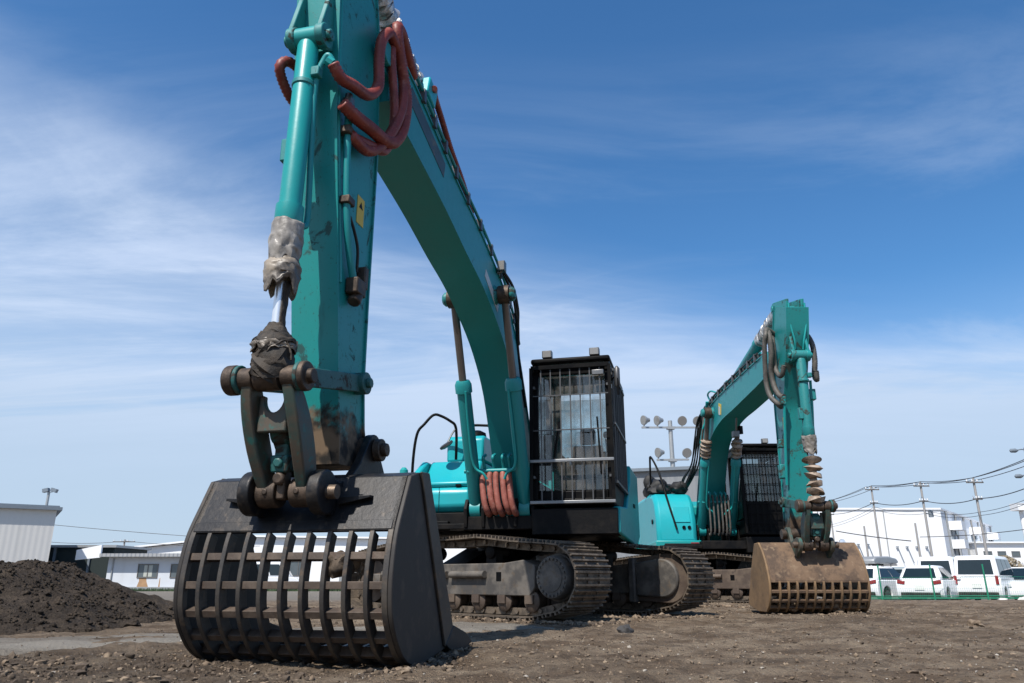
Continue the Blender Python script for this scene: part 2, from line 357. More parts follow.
class MB:
    def __init__(s): s.v = []; s.f = []; s.mi = []; s.cur = 0

    def add(s, verts, faces):
        o = len(s.v); s.v += [tuple(map(float, v)) for v in verts]
        for f in faces: s.f.append(tuple(i + o for i in f)); s.mi.append(s.cur)
        return s

    def box(s, c, d, rot=None):
        x, y, z = d[0] / 2, d[1] / 2, d[2] / 2
        V = [Vector(p) for p in ((-x, -y, -z), (x, -y, -z), (x, y, -z), (-x, y, -z), (-x, -y, z), (x, -y, z), (x, y, z), (-x, y, z))]
        if rot is not None: V = [rot @ p for p in V]
        V = [p + Vector(c) for p in V]
        return s.add(V, [(0, 3, 2, 1), (4, 5, 6, 7), (0, 1, 5, 4), (1, 2, 6, 5), (2, 3, 7, 6), (3, 0, 4, 7)])

    def bar(s, p0, p1, w, h, up=(0, 0, 1)):
        a, b = Vector(p0), Vector(p1); d = (b - a); L = d.length; d.normalize()
        u = Vector(up); sd = d.cross(u)
        if sd.length < 1e-4: sd = d.cross(Vector((1, 0, 0)))
        sd.normalize(); u = sd.cross(d)
        m = Matrix((d, sd, u)).transposed()
        return s.box((a + b) / 2, (L, w, h), m)

    def prism(s, poly, y0, y1, axis='y'):
        """poly of (a,b): axis y -> (x,z); axis x -> (y,z); axis z -> (x,y)"""
        area = sum(poly[i][0] * poly[(i + 1) % len(poly)][1] - poly[(i + 1) % len(poly)][0] * poly[i][1] for i in range(len(poly)))
        if area < 0: poly = poly[::-1]
        n = len(poly)
        def P(a, b, t): return (a, t, b) if axis == 'y' else ((t, a, b) if axis == 'x' else (a, b, t))
        V = [P(a, b, y0) for a, b in poly] + [P(a, b, y1) for a, b in poly]
        F = [tuple(range(n)), tuple(range(2 * n - 1, n - 1, -1))] + [(i, n + i, n + (i + 1) % n, (i + 1) % n) for i in range(n)]
        if axis != 'y': F = [f[::-1] for f in F]
        if y1 < y0: F = [f[::-1] for f in F]
        return s.add(V, F)

    def sweep(s, pts, radii, n=10, caps=True):
        P = [Vector(p) for p in pts]; N = len(P)
        if not hasattr(radii, '__len__'): radii = [radii] * N
        t0 = (P[1] - P[0]).normalized()
        ref = t0.cross(Vector((0, 0, 1)))
        if ref.length < 1e-3: ref = t0.cross(Vector((1, 0, 0)))
        ref.normalize(); V = []
        for i in range(N):
            t = (P[min(i + 1, N - 1)] - P[max(i - 1, 0)])
            if t.length < 1e-9: t = t0
            t.normalize()
            ref = ref - t * ref.dot(t)
            if ref.length < 1e-6: ref = t.orthogonal()
            ref.normalize(); bi = t.cross(ref)
            for j in range(n):
                a = 2 * math.pi * j / n
                V.append(P[i] + (ref * math.cos(a) + bi * math.sin(a)) * radii[i])
        F = []
        for i in range(N - 1):
            for j in range(n):
                F.append((i * n + j, i * n + (j + 1) % n, (i + 1) * n + (j + 1) % n, (i + 1) * n + j))
        if caps: F += [tuple(range(n - 1, -1, -1)), tuple(range((N - 1) * n, N * n))]
        return s.add(V, F)

    def tube(s, pts, r, n=8, k=6): return s.sweep(catmull(pts, k), r, n)

    def cyl(s, p0, p1, r, r1=None, n=22): return s.sweep([p0, p1], [r, r if r1 is None else r1], n)

    def lathe(s, p0, p1, prof, n=24):
        a, b = Vector(p0), Vector(p1)
        pts = [a + (b - a) * t for t, _ in prof]
        d = (b - a).normalized(); ref = d.cross(Vector((0, 0, 1)))
        if ref.length < 1e-3: ref = d.cross(Vector((1, 0, 0)))
        ref.normalize(); bi = d.cross(ref); V = []
        for p, (t, r) in zip(pts, prof):
            for j in range(n):
                q = 2 * math.pi * j / n; V.append(p + (ref * math.cos(q) + bi * math.sin(q)) * r)
        N = len(prof); F = []
        for i in range(N - 1):
            for j in range(n): F.append((i * n + j, i * n + (j + 1) % n, (i + 1) * n + (j + 1) % n, (i + 1) * n + j))
        F += [tuple(range(n - 1, -1, -1)), tuple(range((N - 1) * n, N * n))]
        return s.add(V, F)

    def lump(s, c, r, sub=1, jit=0.25, flat=0.8):
        V, F = ICO[sub]
        sx = r * (1 + random.uniform(-jit, jit)); sy = r * (1 + random.uniform(-jit, jit)); sz = r * flat * (1 + random.uniform(-jit, jit))
        a = random.uniform(0, 6.28); ca, sa = math.cos(a), math.sin(a); o = random.uniform(0, 99)
        out = []
        for x, y, z in V:
            k = 1 + jit * 1.3 * noise.noise(Vector((x * 1.7 + o, y * 1.7, z * 1.7)))
            x, y, z = x * sx * k, y * sy * k, z * sz * k
            out.append((c[0] + x * ca - y * sa, c[1] + x * sa + y * ca, c[2] + z))
        return s.add(out, F)

    def build(s, name, mat, parent=None, bevel=0.0, smooth=True, ang=38):
        me = bpy.data.meshes.new(name); me.from_pydata(s.v, [], s.f); me.validate()
        mats = mat if isinstance(mat, (list, tuple)) else [mat]
        for m_ in mats: me.materials.append(m_)
        if len(mats) > 1: me.polygons.foreach_set('material_index', s.mi)
        if smooth:
            me.shade_smooth(); me.set_sharp_from_angle(angle=R(ang))
        me.update()
        o = bpy.data.objects.new(name, me); col.objects.link(o)
        if parent: o.parent = parent
        if bevel:
            b = o.modifiers.new('bevel', 'BEVEL'); b.width = bevel; b.segments = 2; b.limit_method = 'ANGLE'; b.angle_limit = R(40)
            b.harden_normals = False
        return o


def make_ico(sub):
    import bmesh
    bm = bmesh.new(); bmesh.ops.create_icosphere(bm, subdivisions=sub, radius=1)
    V = [tuple(v.co) for v in bm.verts]; bm.verts.index_update(); F = [tuple(v.index for v in f.verts) for f in bm.faces]; bm.free()
    return V, F


ICO = {1: make_ico(1), 2: make_ico(2), 3: make_ico(3)}


def tag(o, label=None, cat=None, group=None, kind=None):
    if label: o['label'] = label
    if cat: o['category'] = cat
    if group: o['group'] = group
    if kind: o['kind'] = kind
    return o


def thing(name, label, cat, loc=(0, 0, 0), rz=0.0, group=None):
    o = bpy.data.objects.new(name, None); col.objects.link(o)
    o.empty_display_size = 0.3; o.location = loc; o.rotation_euler = (0, 0, rz)
    return tag(o, label, cat, group)


def copy_tree(o, parent=None):
    c = o.copy(); col.objects.link(c)
    if parent: c.parent = parent
    for ch in [x for x in bpy.data.objects if x.parent == o]: copy_tree(ch, c)
    return c


# ------------------------------------------------------------------ terrain
def sstep(a, b, x):
    t = np.clip((x - a) / (b - a), 0, 1); return t * t * (3 - 2 * t)


def base_h(x, y):
    x = np.asarray(x, float); y = np.asarray(y, float)
    left = -0.4 * np.clip((y - 12) / 48, 0, 1)
    right = np.interp(y, [0, 17.5, 26, 31, 60], [0, 0, -0.20, -0.5, -0.5])
    w = sstep(0.05, 0.32, x / np.maximum(y, 1.0))
    return left * (1 - w) + right * w


def fbm(x, y, s, seed, octv=3):
    v = 0; a = 1.0
    for k in range(octv):
        v += a * noise.noise(Vector((x * s + seed, y * s - seed * 0.7, seed * 0.31))); s *= 2.1; a *= 0.5
    return v


def ground_h(x, y):
    b = float(base_h(x, y))
    if y > 30 or y < 0.5: return b
    b -= 0.04 * math.exp(-(((x + 1.25) / 1.0) ** 2 + ((y - 4.6) / 0.7) ** 2))
    fade = 1.0 if y < 14 else max(0.25, 1 - (y - 14) / 14)
    return b + fade * (0.026 * fbm(x, y, 0.6, 3.1, 3) + 0.034 * max(0, fbm(x, y, 2.3, 8.2, 4)) + 0.016 * max(0, fbm(x, y, 5.1, 2.9, 3) - 0.15) - 0.02 * max(0, fbm(x, y, 1.4, 17.2, 3)) * (1.0) + 0.014 * abs(fbm(x, y, 7.0, 4.2, 2)) + 0.010 * fbm(x, y, 13, 1.2, 2))


def graded(a, b, fine, lim0, lim1, grow=1.18):
    xs = list(np.arange(lim0, lim1 + 1e-6, fine))
    d = fine
    while xs[-1] < b: d = min(d * grow, 60); xs.append(xs[-1] + d)
    d = fine; lo = [xs[0]]
    while lo[-1] > a: d = min(d * grow, 60); lo.append(lo[-1] - d)
    return np.array(lo[::-1][:-1] + xs)


def build_ground():
    xs = graded(-900, 900, 0.045, -6.0, 8.0, 1.08); ys = graded(-60, 1500, 0.045, 2.6, 11.0, 1.06)
    nx, ny = len(xs), len(ys)
    V = [(x, y, ground_h(x, y)) for y in ys for x in xs]
    F = [(j * nx + i, j * nx + i + 1, (j + 1) * nx + i + 1, (j + 1) * nx + i) for j in range(ny - 1) for i in range(nx - 1)]
    mb = MB(); mb.v = V; mb.f = F; mb.mi = [0] * len(F)
    o = mb.build('dirt_ground', M['ground'], ang=180); tag(o, 'brown rough dirt ground of the yard', None, None, 'structure')


build_ground()


def build_lane():
    c = catmull([(-13, 2.2, 0), (-8, 3.9, 0), (-3.9, 5.55, 0), (-2.6, 6.25, 0), (-1.2, 7.3, 0), (-0.1, 7.9, 0), (1.1, 8.2, 0)], 28)
    V = []; nu = 26; F = []
    for i, p in enumerate(c):
        t = c[min(i + 1, len(c) - 1)] - c[max(i - 1, 0)]; t = t / np.linalg.norm(t); nrm = np.array([-t[1], t[0]])
        hw = 0.90 * (1.0 if i < len(c) - 40 else max(0.3, (len(c) - i) / 40))
        for j in range(nu):
            u = -1 + 2 * j / (nu - 1)
            q = p[:2] + nrm * u * hw
            e = abs(u) + 0.20 * fbm(q[0], q[1], 1.6, 5.5, 3)
            z = ground_h(q[0], q[1]) * 0.35 + float(base_h(*q)) * 0.65 + 0.020 + 0.012 * fbm(q[0], q[1], 2.5, 7.7, 3) - 0.085 * max(0, e - 0.55) / 0.45
            if i > len(c) - 25: z -= 0.06 * (i - len(c) + 25) / 25
            V.append((q[0], q[1], z))
    for i in range(len(c) - 1):
        for j in range(nu - 1): F.append((i * nu + j, (i + 1) * nu + j, (i + 1) * nu + j + 1, i * nu + j + 1))
    mb = MB(); mb.v = V; mb.f = [f[::-1] for f in F]; mb.mi = [0] * len(F)
    o = mb.build('dirt_lane', M['lane'], ang=180); tag(o, 'pale grey compacted lane crossing the dirt', None, None, 'structure')


build_lane()


def build_heap():
    mb = MB()
    xs = np.arange(-15, -3.2, 0.055); ys = np.arange(6.0, 12.2, 0.055); nx = len(xs); V = []; H = {}
    def hh(x, y):
        ry = 7.85 - 0.10 * min(0, x + 5.0) * -1
        dx = max(0, x + 5.12); dy = max(0, ry - y, y - 9.2)
        d = math.hypot(dx, dy) + 0.20 * fbm(x, y, 0.9, 2.2, 3)
        t = max(0.0, min(1.0, (1.32 - d) / 1.32))
        top = 0.60 + 0.04 * fbm(x, y, 1.1, 6.3, 2)
        z = top * (t ** 0.92) if t > 0 else -0.08
        if t > 0.02: z += 0.055 * fbm(x, y, 2.6, 4.4, 4) + 0.04 * abs(fbm(x, y, 6, 9.9, 4)) + 0.022 * fbm(x, y, 17, 3.9, 2) - 0.02
        return z
    for y in ys:
        for x in xs: V.append((x, y, hh(x, y)))
    F = [(j * nx + i, j * nx + i + 1, (j + 1) * nx + i + 1, (j + 1) * nx + i) for j in range(len(ys) - 1) for i in range(nx - 1)]
    mb.v = V; mb.f = F; mb.mi = [0] * len(F)
    for _ in range(8500):
        x = random.uniform(-9.5, -3.4); y = random.uniform(6.2, 9.2); z = hh(x, y)
        if z < -0.03: continue
        r = random.choice((0.006, 0.008, 0.008, 0.010, 0.010, 0.012, 0.012, 0.016, 0.022)) * random.uniform(0.8, 1.3)
        mb.lump((x, y, z + r * 0.25), r, 1, 0.35, 0.8)
    o = mb.build('soil_heap', M['heap'], ang=60)
    tag(o, 'long low heap of dark crumbly soil at the left edge', 'soil heap')


build_heap()


LANE = [np.array(p[:2]) for p in catmull([(-13, 2.2, 0), (-8, 3.9, 0), (-3.9, 5.55, 0), (-2.6, 6.25, 0), (-1.2, 7.3, 0), (-0.1, 7.9, 0)], 8)]


def surf_h(x, y):
    h = ground_h(x, y)
    if x < 0.5 and y < 9 and min(math.hypot(x - p[0], y - p[1]) for p in LANE) < 0.62: h = max(h, ground_h(x, y) * 0.35 + float(base_h(x, y)) * 0.65 + 0.024)
    return h


def build_gravel():
    mb = MB()
    def one(x, y, r, cur, jit=0.4, flat=0.7):
        mb.cur = cur; mb.lump((x, y, surf_h(x, y) + r * 0.25), r, 1, jit, flat)
    for i in range(17000):
        y = math.exp(random.uniform(math.log(3.0), math.log(15))); x = random.uniform(-0.80, 0.90) * (y + 0.6)
        if x < -3.4 and 6.2 < y < 11: continue
        if x < 0 and y < 8.6 and random.random() < 0.85 and min(math.hypot(x - p[0], y - p[1]) for p in LANE) < 0.75: continue
        r = min(0.030, 0.003 + random.expovariate(1 / 0.0027))
        if y > 9: r *= 1.5
        q = random.random()
        one(x, y, r, 1 if (q < 0.07 and r < 0.011) else (2 if q < 0.36 else 0))
    # rougher clods in the turned soil left of the lane
    for i in range(1500):
        y = random.uniform(3.2, 5.0); x = random.uniform(-4.5, -1.0)
        one(x, y, min(0.004 + random.expovariate(1 / 0.006), 0.035), 2 if random.random() < 0.8 else 0, 0.45, 0.75)
    # soil pushed up along the feet of the tracks and of the buckets
    def ridge(p, q, n, w, r0):
        for i in range(n):
            u = random.random(); x = p[0] * (1 - u) + q[0] * u + random.gauss(0, w); y = p[1] * (1 - u) + q[1] * u + random.gauss(0, w)
            one(x, y, random.uniform(0.4, 1.3) * r0, 2 if random.random() < 0.5 else 0, 0.45, 0.7)
    ridge((-1.9, 10.6), (0.75, 8.15), 420, 0.09, 0.028); ridge((0.75, 8.15), (1.2, 8.6), 120, 0.08, 0.026)
    ridge((1.2, 9.6), (2.4, 9.75), 160, 0.10, 0.028); ridge((2.9, 14.2), (4.3, 12.2), 160, 0.12, 0.03); ridge((3.5, 10.75), (5.0, 10.65), 200, 0.10, 0.026)
    ridge((-1.9, 4.50), (-0.6, 4.20), 120, 0.07, 0.009); ridge((-0.6, 4.25), (-0.35, 5.3), 220, 0.07, 0.018)
    o = mb.build('gravel', [M['clod'], M['pebble'], M['clod_dark']], ang=50)
    tag(o, 'small clods and pale pebbles strewn over the dirt', None, None, 'stuff')


build_gravel()


def clod(name, label, cat, x, y, r, mat, flat=0.7, group=None):
    mb = MB(); mb.lump((0, 0, r * flat * 0.6), r, 3, 0.4, flat)
    o = mb.build(name, mat, ang=50); o.location = (x, y, ground_h(x, y) - 0.01); tag(o, label, cat, group)


clod('dark_stone', 'dark flat stone on the dirt before the tracks of the nearer excavator', 'stone', 0.98, 7.0, 0.10, M['darkstone'], 0.45)
clod('soil_clod', 'small dark clod sitting on the near edge of the pale lane', 'clod', -2.72, 4.72, 0.026, M['heap'], 0.8)
clod('soil_clod', 'round dark clod at the right foot of the soil heap', 'clod', -3.80, 8.0, 0.075, M['heap'], 0.85)
clod('soil_clod', 'dark clod on bare dirt to the right of the tooth-grid bucket', 'clod', 4.55, 7.9, 0.07, M['clod'], 0.7)
clod('pale_stone', 'pale chalky stone on bare dirt in the middle foreground', 'stone', 0.78, 5.4, 0.020, M['pebble'], 0.6)

# ------------------------------------------------------------------ excavators
def smooth_poly(pts, k=5, closed=False): return [(p[0], p[1]) for p in catmull([(a, b, 0) for a, b in pts], k)]


def offset_curve(c, d):
    out = []
    for i, p in enumerate(c):
        a = np.array(c[max(i - 1, 0)]); b = np.array(c[min(i + 1, len(c) - 1)]); t = b - a; t = t / np.linalg.norm(t)
        out.append((p[0] - t[1] * d, p[1] + t[0] * d))
    return out


def hose(name, pts, r, mat, parent, corr=0.16, pitch=0.026, n=10, k=14):
    P = catmull(pts, k)
    # resample evenly
    P = [np.array(p) for p in P]; L = [0]
    for a, b in zip(P[:-1], P[1:]): L.append(L[-1] + np.linalg.norm(b - a))
    step = pitch / 2; N = max(8, int(L[-1] / step)); Q = []
    for q in np.linspace(0, L[-1], N):
        i = min(np.searchsorted(L, q, 'right') - 1, len(P) - 2); u = (q - L[i]) / max(1e-9, L[i + 1] - L[i]); Q.append(P[i] * (1 - u) + P[i + 1] * u)
    rr = [r * (1 + (corr if i % 2 else -corr) * 0.5) for i in range(N)]
    return MB().sweep(Q, rr, n).build(name, mat, parent, ang=70)


def track_path():
    P = []
    def arc(cx, cz, r, a0, a1, n):
        for i in range(n + 1):
            a = R(a0 + (a1 - a0) * i / n); P.append((cx + r * math.cos(a), cz + r * math.sin(a)))
    arc(1.70, 0.470, 0.350, -78, 84, 16)                       # sprocket end
    for x, z in ((1.1, 0.865), (0.55, 0.93), (0.0, 0.915), (-0.6, 0.93), (-1.2, 0.88)): P.append((x, z))
    arc(-1.76, 0.435, 0.375, 92, 268, 16)                      # idler end
    for x in np.linspace(-1.5, 1.35, 10): P.append((x, 0.050))
    P.append(P[0])
    return P


def undercarriage(root, delta, fm):
    rz = delta
    PATH = track_path()
    P = [np.array(p) for p in PATH]; L = [0]
    for a, b in zip(P[:-1], P[1:]): L.append(L[-1] + np.linalg.norm(b - a))
    nsh = 50; S = []
    def at(q):
        q = q % L[-1]
        i = min(np.searchsorted(L, q, 'right') - 1, len(P) - 2); u = (q - L[i]) / max(1e-9, L[i + 1] - L[i]); return P[i] * (1 - u) + P[i + 1] * u
    pitch = L[-1] / nsh
    for side in (-1, 1):
        yc = side * 1.1; out = side
        f = MB()
        f.prism([(-1.45, 0.27), (1.30, 0.27), (1.38, 0.36), (1.38, 0.60), (1.20, 0.66), (0.9, 0.63), (-1.1, 0.63), (-1.45, 0.55)], yc - 0.20, yc + 0.20)
        f.prism([(-1.75, 0.33), (-1.40, 0.33), (-1.40, 0.52), (-1.75, 0.52)], yc - 0.25, yc - 0.12); f.prism([(-1.75, 0.33), (-1.40, 0.33), (-1.40, 0.52), (-1.75, 0.52)], yc + 0.12, yc + 0.25)
        fr = f.build('track_frame', fm, root, 0.012); fr.rotation_euler = (0, 0, rz)
        # step tube on the outer face with its end caps and slot
        s = MB(); s.cyl((-0.95, yc + out * 0.235, 0.505), (-0.05, yc + out * 0.235, 0.505), 0.042, n=14); s.cyl((0.02, yc + out * 0.235, 0.505), (0.62, yc + out * 0.235, 0.505), 0.042, n=14)
        for x in (-0.9, -0.1, 0.08, 0.56): s.box((x, yc + out * 0.215, 0.505), (0.03, 0.05, 0.07))
        s.build('step', fm, fr)
        s = MB(); s.prism([(0.78, 0.43), (0.86, 0.43), (0.86, 0.53), (0.78, 0.53)], yc + out * 0.20, yc + out * 0.204); s.build('slot', M['black'], fr)
        # belt
        b = MB()
        for i in range(nsh):
            a0 = at(i * pitch + 0.004); a1 = at((i + 1) * pitch - 0.004); d = a1 - a0; d = d / np.linalg.norm(d); nrm = np.array([d[1], -d[0]])
            mid = (a0 + a1) / 2
            # plate
            def quad(c, w, h, y0, y1):
                q = [c - d * w / 2 - nrm * h / 2, c + d * w / 2 - nrm * h / 2, c + d * w / 2 + nrm * h / 2, c - d * w / 2 + nrm * h / 2]
                b.prism([tuple(x) for x in q], y0, y1)
            ln = np.linalg.norm(a1 - a0)
            quad(mid, ln, 0.016, yc - 0.30, yc + 0.30)
            for off in (-0.36, 0.02, 0.40):
                quad(mid + d * off * ln + nrm * 0.020, 0.018, 0.034, yc - 0.298, yc + 0.298)
            for y in (-0.10, 0.10):
                quad(mid - nrm * 0.055, ln * 1.02, 0.075, yc + y - 0.022, yc + y + 0.022)
            pa = a0 - nrm * 0.055
            b.cyl((pa[0], yc - 0.145, pa[1]), (pa[0], yc + 0.145, pa[1]), 0.027, n=8)
            for y in (-0.10, 0.10):
                for o2 in (-0.2, 0.2):
                    pb = mid + d * o2 * ln + nrm * 0.014; b.cyl((pb[0], yc + y, pb[1]), (pb[0] + nrm[0] * 0.014, yc + y, pb[1] + nrm[1] * 0.014), 0.014, n=6)
        b.build('track_belt', M['track'], fr, ang=30)
        # sprocket with teeth
        sp = MB(); n = 21; pts = []
        for i in range(n * 4):
            a = 2 * math.pi * i / (n * 4); r = 0.292 if i % 4 in (0, 1) else 0.245; pts.append((1.70 + r * math.cos(a), 0.47 + r * math.sin(a)))
        sp.prism(pts, yc - 0.03, yc + 0.03); sp.build('drive_sprocket', M['track'], fr)
        fd = MB(); y0 = yc + out * 0.02; y1 = yc + out * 0.285
        fd.lathe((1.70, y0, 0.47), (1.70, y1, 0.47), [(0, 0.25), (0.55, 0.25), (0.6, 0.235), (0.94, 0.225), (1, 0.212)], 36)
        for i in range(22):
            a = 2 * math.pi * i / 22; x, z = 1.70 + 0.19 * math.cos(a), 0.47 + 0.19 * math.sin(a)
            fd.cyl((x, y1 - out * 0.01, z), (x, y1 + out * 0.016, z), 0.015, n=6)
        fd.cyl((1.70, y1, 0.47), (1.70, y1 + out * 0.006, 0.47), 0.15, n=30)
        fd.build('final_drive_cover', M['frame'], fr)
        # inner motor housing: D-shaped plate and case
        mh = MB(); D = [(1.22, 0.20), (1.60, 0.185)] + [(1.68 + 0.285 * math.cos(R(a)), 0.465 + 0.285 * math.sin(R(a))) for a in range(-90, 91, 12)] + [(1.60, 0.745), (1.22, 0.69)]
        Ds = [((x - 1.5) * 0.86 + 1.48, (z - 0.465) * 0.84 + 0.465) for x, z in D]; mh.prism(Ds, yc - out * 0.10, yc - out * 0.28)
        rim = [(x, z) for x, z in D]; mh.prism([(1.14, 0.16), (1.24, 0.16), (1.24, 0.72), (1.14, 0.72)], yc - out * 0.08, yc - out * 0.31)
        mh.build('motor_guard', M['frame'], fr, 0.02)
        mr = MB(); D2 = [((x - 1.5) * 1.06 + 1.51, (z - 0.465) * 1.08 + 0.465) for x, z in D]
        mr.prism(D2, yc - out * 0.06, yc - out * 0.235); mr.build('motor_guard_flange', M['frame_brown'], fr, 0.012)
        idl = MB(); idl.lathe((-1.76, yc - 0.10, 0.435), (-1.76, yc + 0.10, 0.435), [(0, 0.16), (0.05, 0.285), (0.3, 0.285), (0.31, 0.315), (0.69, 0.315), (0.7, 0.285), (0.95, 0.285), (1, 0.16)], 30)
        idl.cyl((-1.76, yc - 0.24, 0.435), (-1.76, yc + 0.24, 0.435), 0.075); idl.build('idler_wheel', M['frame_brown'], fr)
        for i in range(7):
            x = -1.28 + i * 0.43; t = MB()
            t.lathe((x, yc - 0.19, 0.215), (x, yc + 0.19, 0.215), [(0, 0.07), (0.08, 0.115), (0.14, 0.115), (0.15, 0.09), (0.42, 0.09), (0.43, 0.06), (0.57, 0.06), (0.58, 0.09), (0.85, 0.09), (0.86, 0.115), (0.92, 0.115), (1, 0.07)], 18)
            t.box((x, yc + out * 0.185, 0.235), (0.12, 0.06, 0.09)); t.box((x, yc - out * 0.185, 0.235), (0.12, 0.06, 0.09))
            t.build('track_roller', M['frame_brown'], fr)
        for x in (0.55, -0.6):
            t = MB(); t.lathe((x, yc - 0.10, 0.765), (x, yc + 0.20, 0.765), [(0, 0.05), (0.05, 0.078), (0.9, 0.078), (1, 0.05)], 16); t.box((x, yc, 0.68), (0.16, 0.12, 0.14))
            t.build('carrier_roller', M['dark_frame'], fr)
    c = MB()
    for sx in (-1, 1):
        for sy in (-1, 1):
            c.prism([(0.2 * sy, 0.52), (0.9 * sy, 0.36), (0.9 * sy, 0.60), (0.35 * sy, 0.86), (0, 0.86), (0, 0.52)], sx * 0.28, sx * 0.78, 'x')
    c.box((0, 0, 0.70), (1.2, 0.9, 0.30)); c.cyl((0, 0, 0.80), (0, 0, 0.93), 0.62, n=40)
    o = c.build('cross_frame', M['dark_frame'], root, 0.012); o.rotation_euler = (0, 0, rz)
    c = MB(); c.cyl((0, 0, 0.90), (0, 0, 1.02), 0.56, n=40); c.build('turntable', M['dark_frame'], root)


def ram(root, name, p_base, p_rod, rb, rr, split, mat, rod_mat, eye=0.1, eyew=0.1, head=1.22, boot=None):
    """hydraulic cylinder: barrel from p_base to split, rod onwards to p_rod; gland, eyes and ports"""
    a, b = Vector(p_base), Vector(p_rod); s = a.lerp(b, split); L = (b - a).length; d = (b - a).normalized()
    m = MB()
    g = 0.16 / (L * split)
    m.lathe(a + d * eye * 0.7, s, [(0, rb * 0.9), (0.02, rb), (1 - g, rb), (1 - g + 0.004, rb * head), (0.97, rb * head), (1, rb * 0.95)], 26)
    m.cyl(a + Vector((0, -eyew, 0)), a + Vector((0, eyew, 0)), eye, n=20)
    o = m.build(name, mat, root)
    r = MB(); r.cyl(s - d * 0.02, b - d * eye * 0.5, rr, n=18); r.build('rod', rod_mat, o)
    r = MB(); r.cyl(b + Vector((0, -eyew, 0)), b + Vector((0, eyew, 0)), eye, n=20); r.build('rod_eye', M['pin'], o)
    if boot: boot(o, s, b, d)
    return o


def rings_boot(mat, t0, t1, n, r0, r1, jit=0.0, pw=1.4):
    def f(o, s, b, d):
        P, Q = [], []
        N = n * 8
        for i in range(N + 1):
            u = i / N; ph = (u * n) % 1
            P.append(s.lerp(b, t0 + (t1 - t0) * u) + Vector((random.uniform(-jit, jit), random.uniform(-jit, jit), 0)))
            Q.append(r0 + (r1 - r0) * (0.5 - 0.5 * math.cos(2 * math.pi * ph)) ** pw + random.uniform(-jit, jit))
        MB().sweep(P, Q, 18).build('boot', mat, o, ang=60)
    return f


def ragged_boot(mat, c0, c1, prof, seed, n=44, jag=1.0, half=False, name='torn_boot'):
    """torn fabric sleeve hanging on a ram: a ring-by-ring sleeve with folds and an uneven hem, 3 mm thick"""
    def f(o, s, b, d):
        a = s.lerp(b, c0); e = s.lerp(b, c1); N = 22; m = MB(); V = []
        for i in range(N + 1):
            u = i / N; rad = float(np.interp(u, [p[0] for p in prof], [p[1] for p in prof]))
            for j in range(n):
                q = 2 * math.pi * j / n
                cq, sq = math.cos(q), math.sin(q)
                rid = 1 - 2.2 * abs(noise.noise(Vector((cq * 1.5 + seed, sq * 1.5, u * 3.0 + 0.35 * math.sin(q + seed)))))
                rid2 = 1 - 2.2 * abs(noise.noise(Vector((cq * 3.2 + seed, sq * 3.2 + u * 2, u * 6.0))))
                fold = 0.13 * rid + 0.06 * rid2 - 0.06 + jag * 0.30 * max(0, u - 0.7) * noise.noise(Vector((cq * 2 + seed, sq * 2, 1.0)))
                r = rad * (1 + fold)
                uu = u
                if u > 0.6: uu = u + jag * 0.55 * (u - 0.6) / 0.4 * noise.noise(Vector((math.cos(q) * 2.3 + seed * 2, math.sin(q) * 2.3, 3)))
                if i == 0: uu = u + 0.05 * noise.noise(Vector((math.cos(q) * 1.4, math.sin(q) * 1.4, seed)))
                p = a.lerp(e, uu); V.append((p.x + r * math.cos(q), p.y + r * math.sin(q), p.z + 0.02 * noise.noise(Vector((q, u * 6, seed)))))
        js = range(n) if not half else range(int(n * 0.15), int(n * 0.36))
        F = [(i * n + j, i * n + (j + 1) % n, (i + 1) * n + (j + 1) % n, (i + 1) * n + j) for i in range(N) for j in js]
        m.add(V, F); ob = m.build(name, mat, o, ang=50)
        so = ob.modifiers.new('thick', 'SOLIDIFY'); so.thickness = 0.005
    return f


def pipe(name, pts, r, mat, parent, n=8, k=5): return MB().tube(pts, r, n, k).build(name, mat, parent, ang=60)


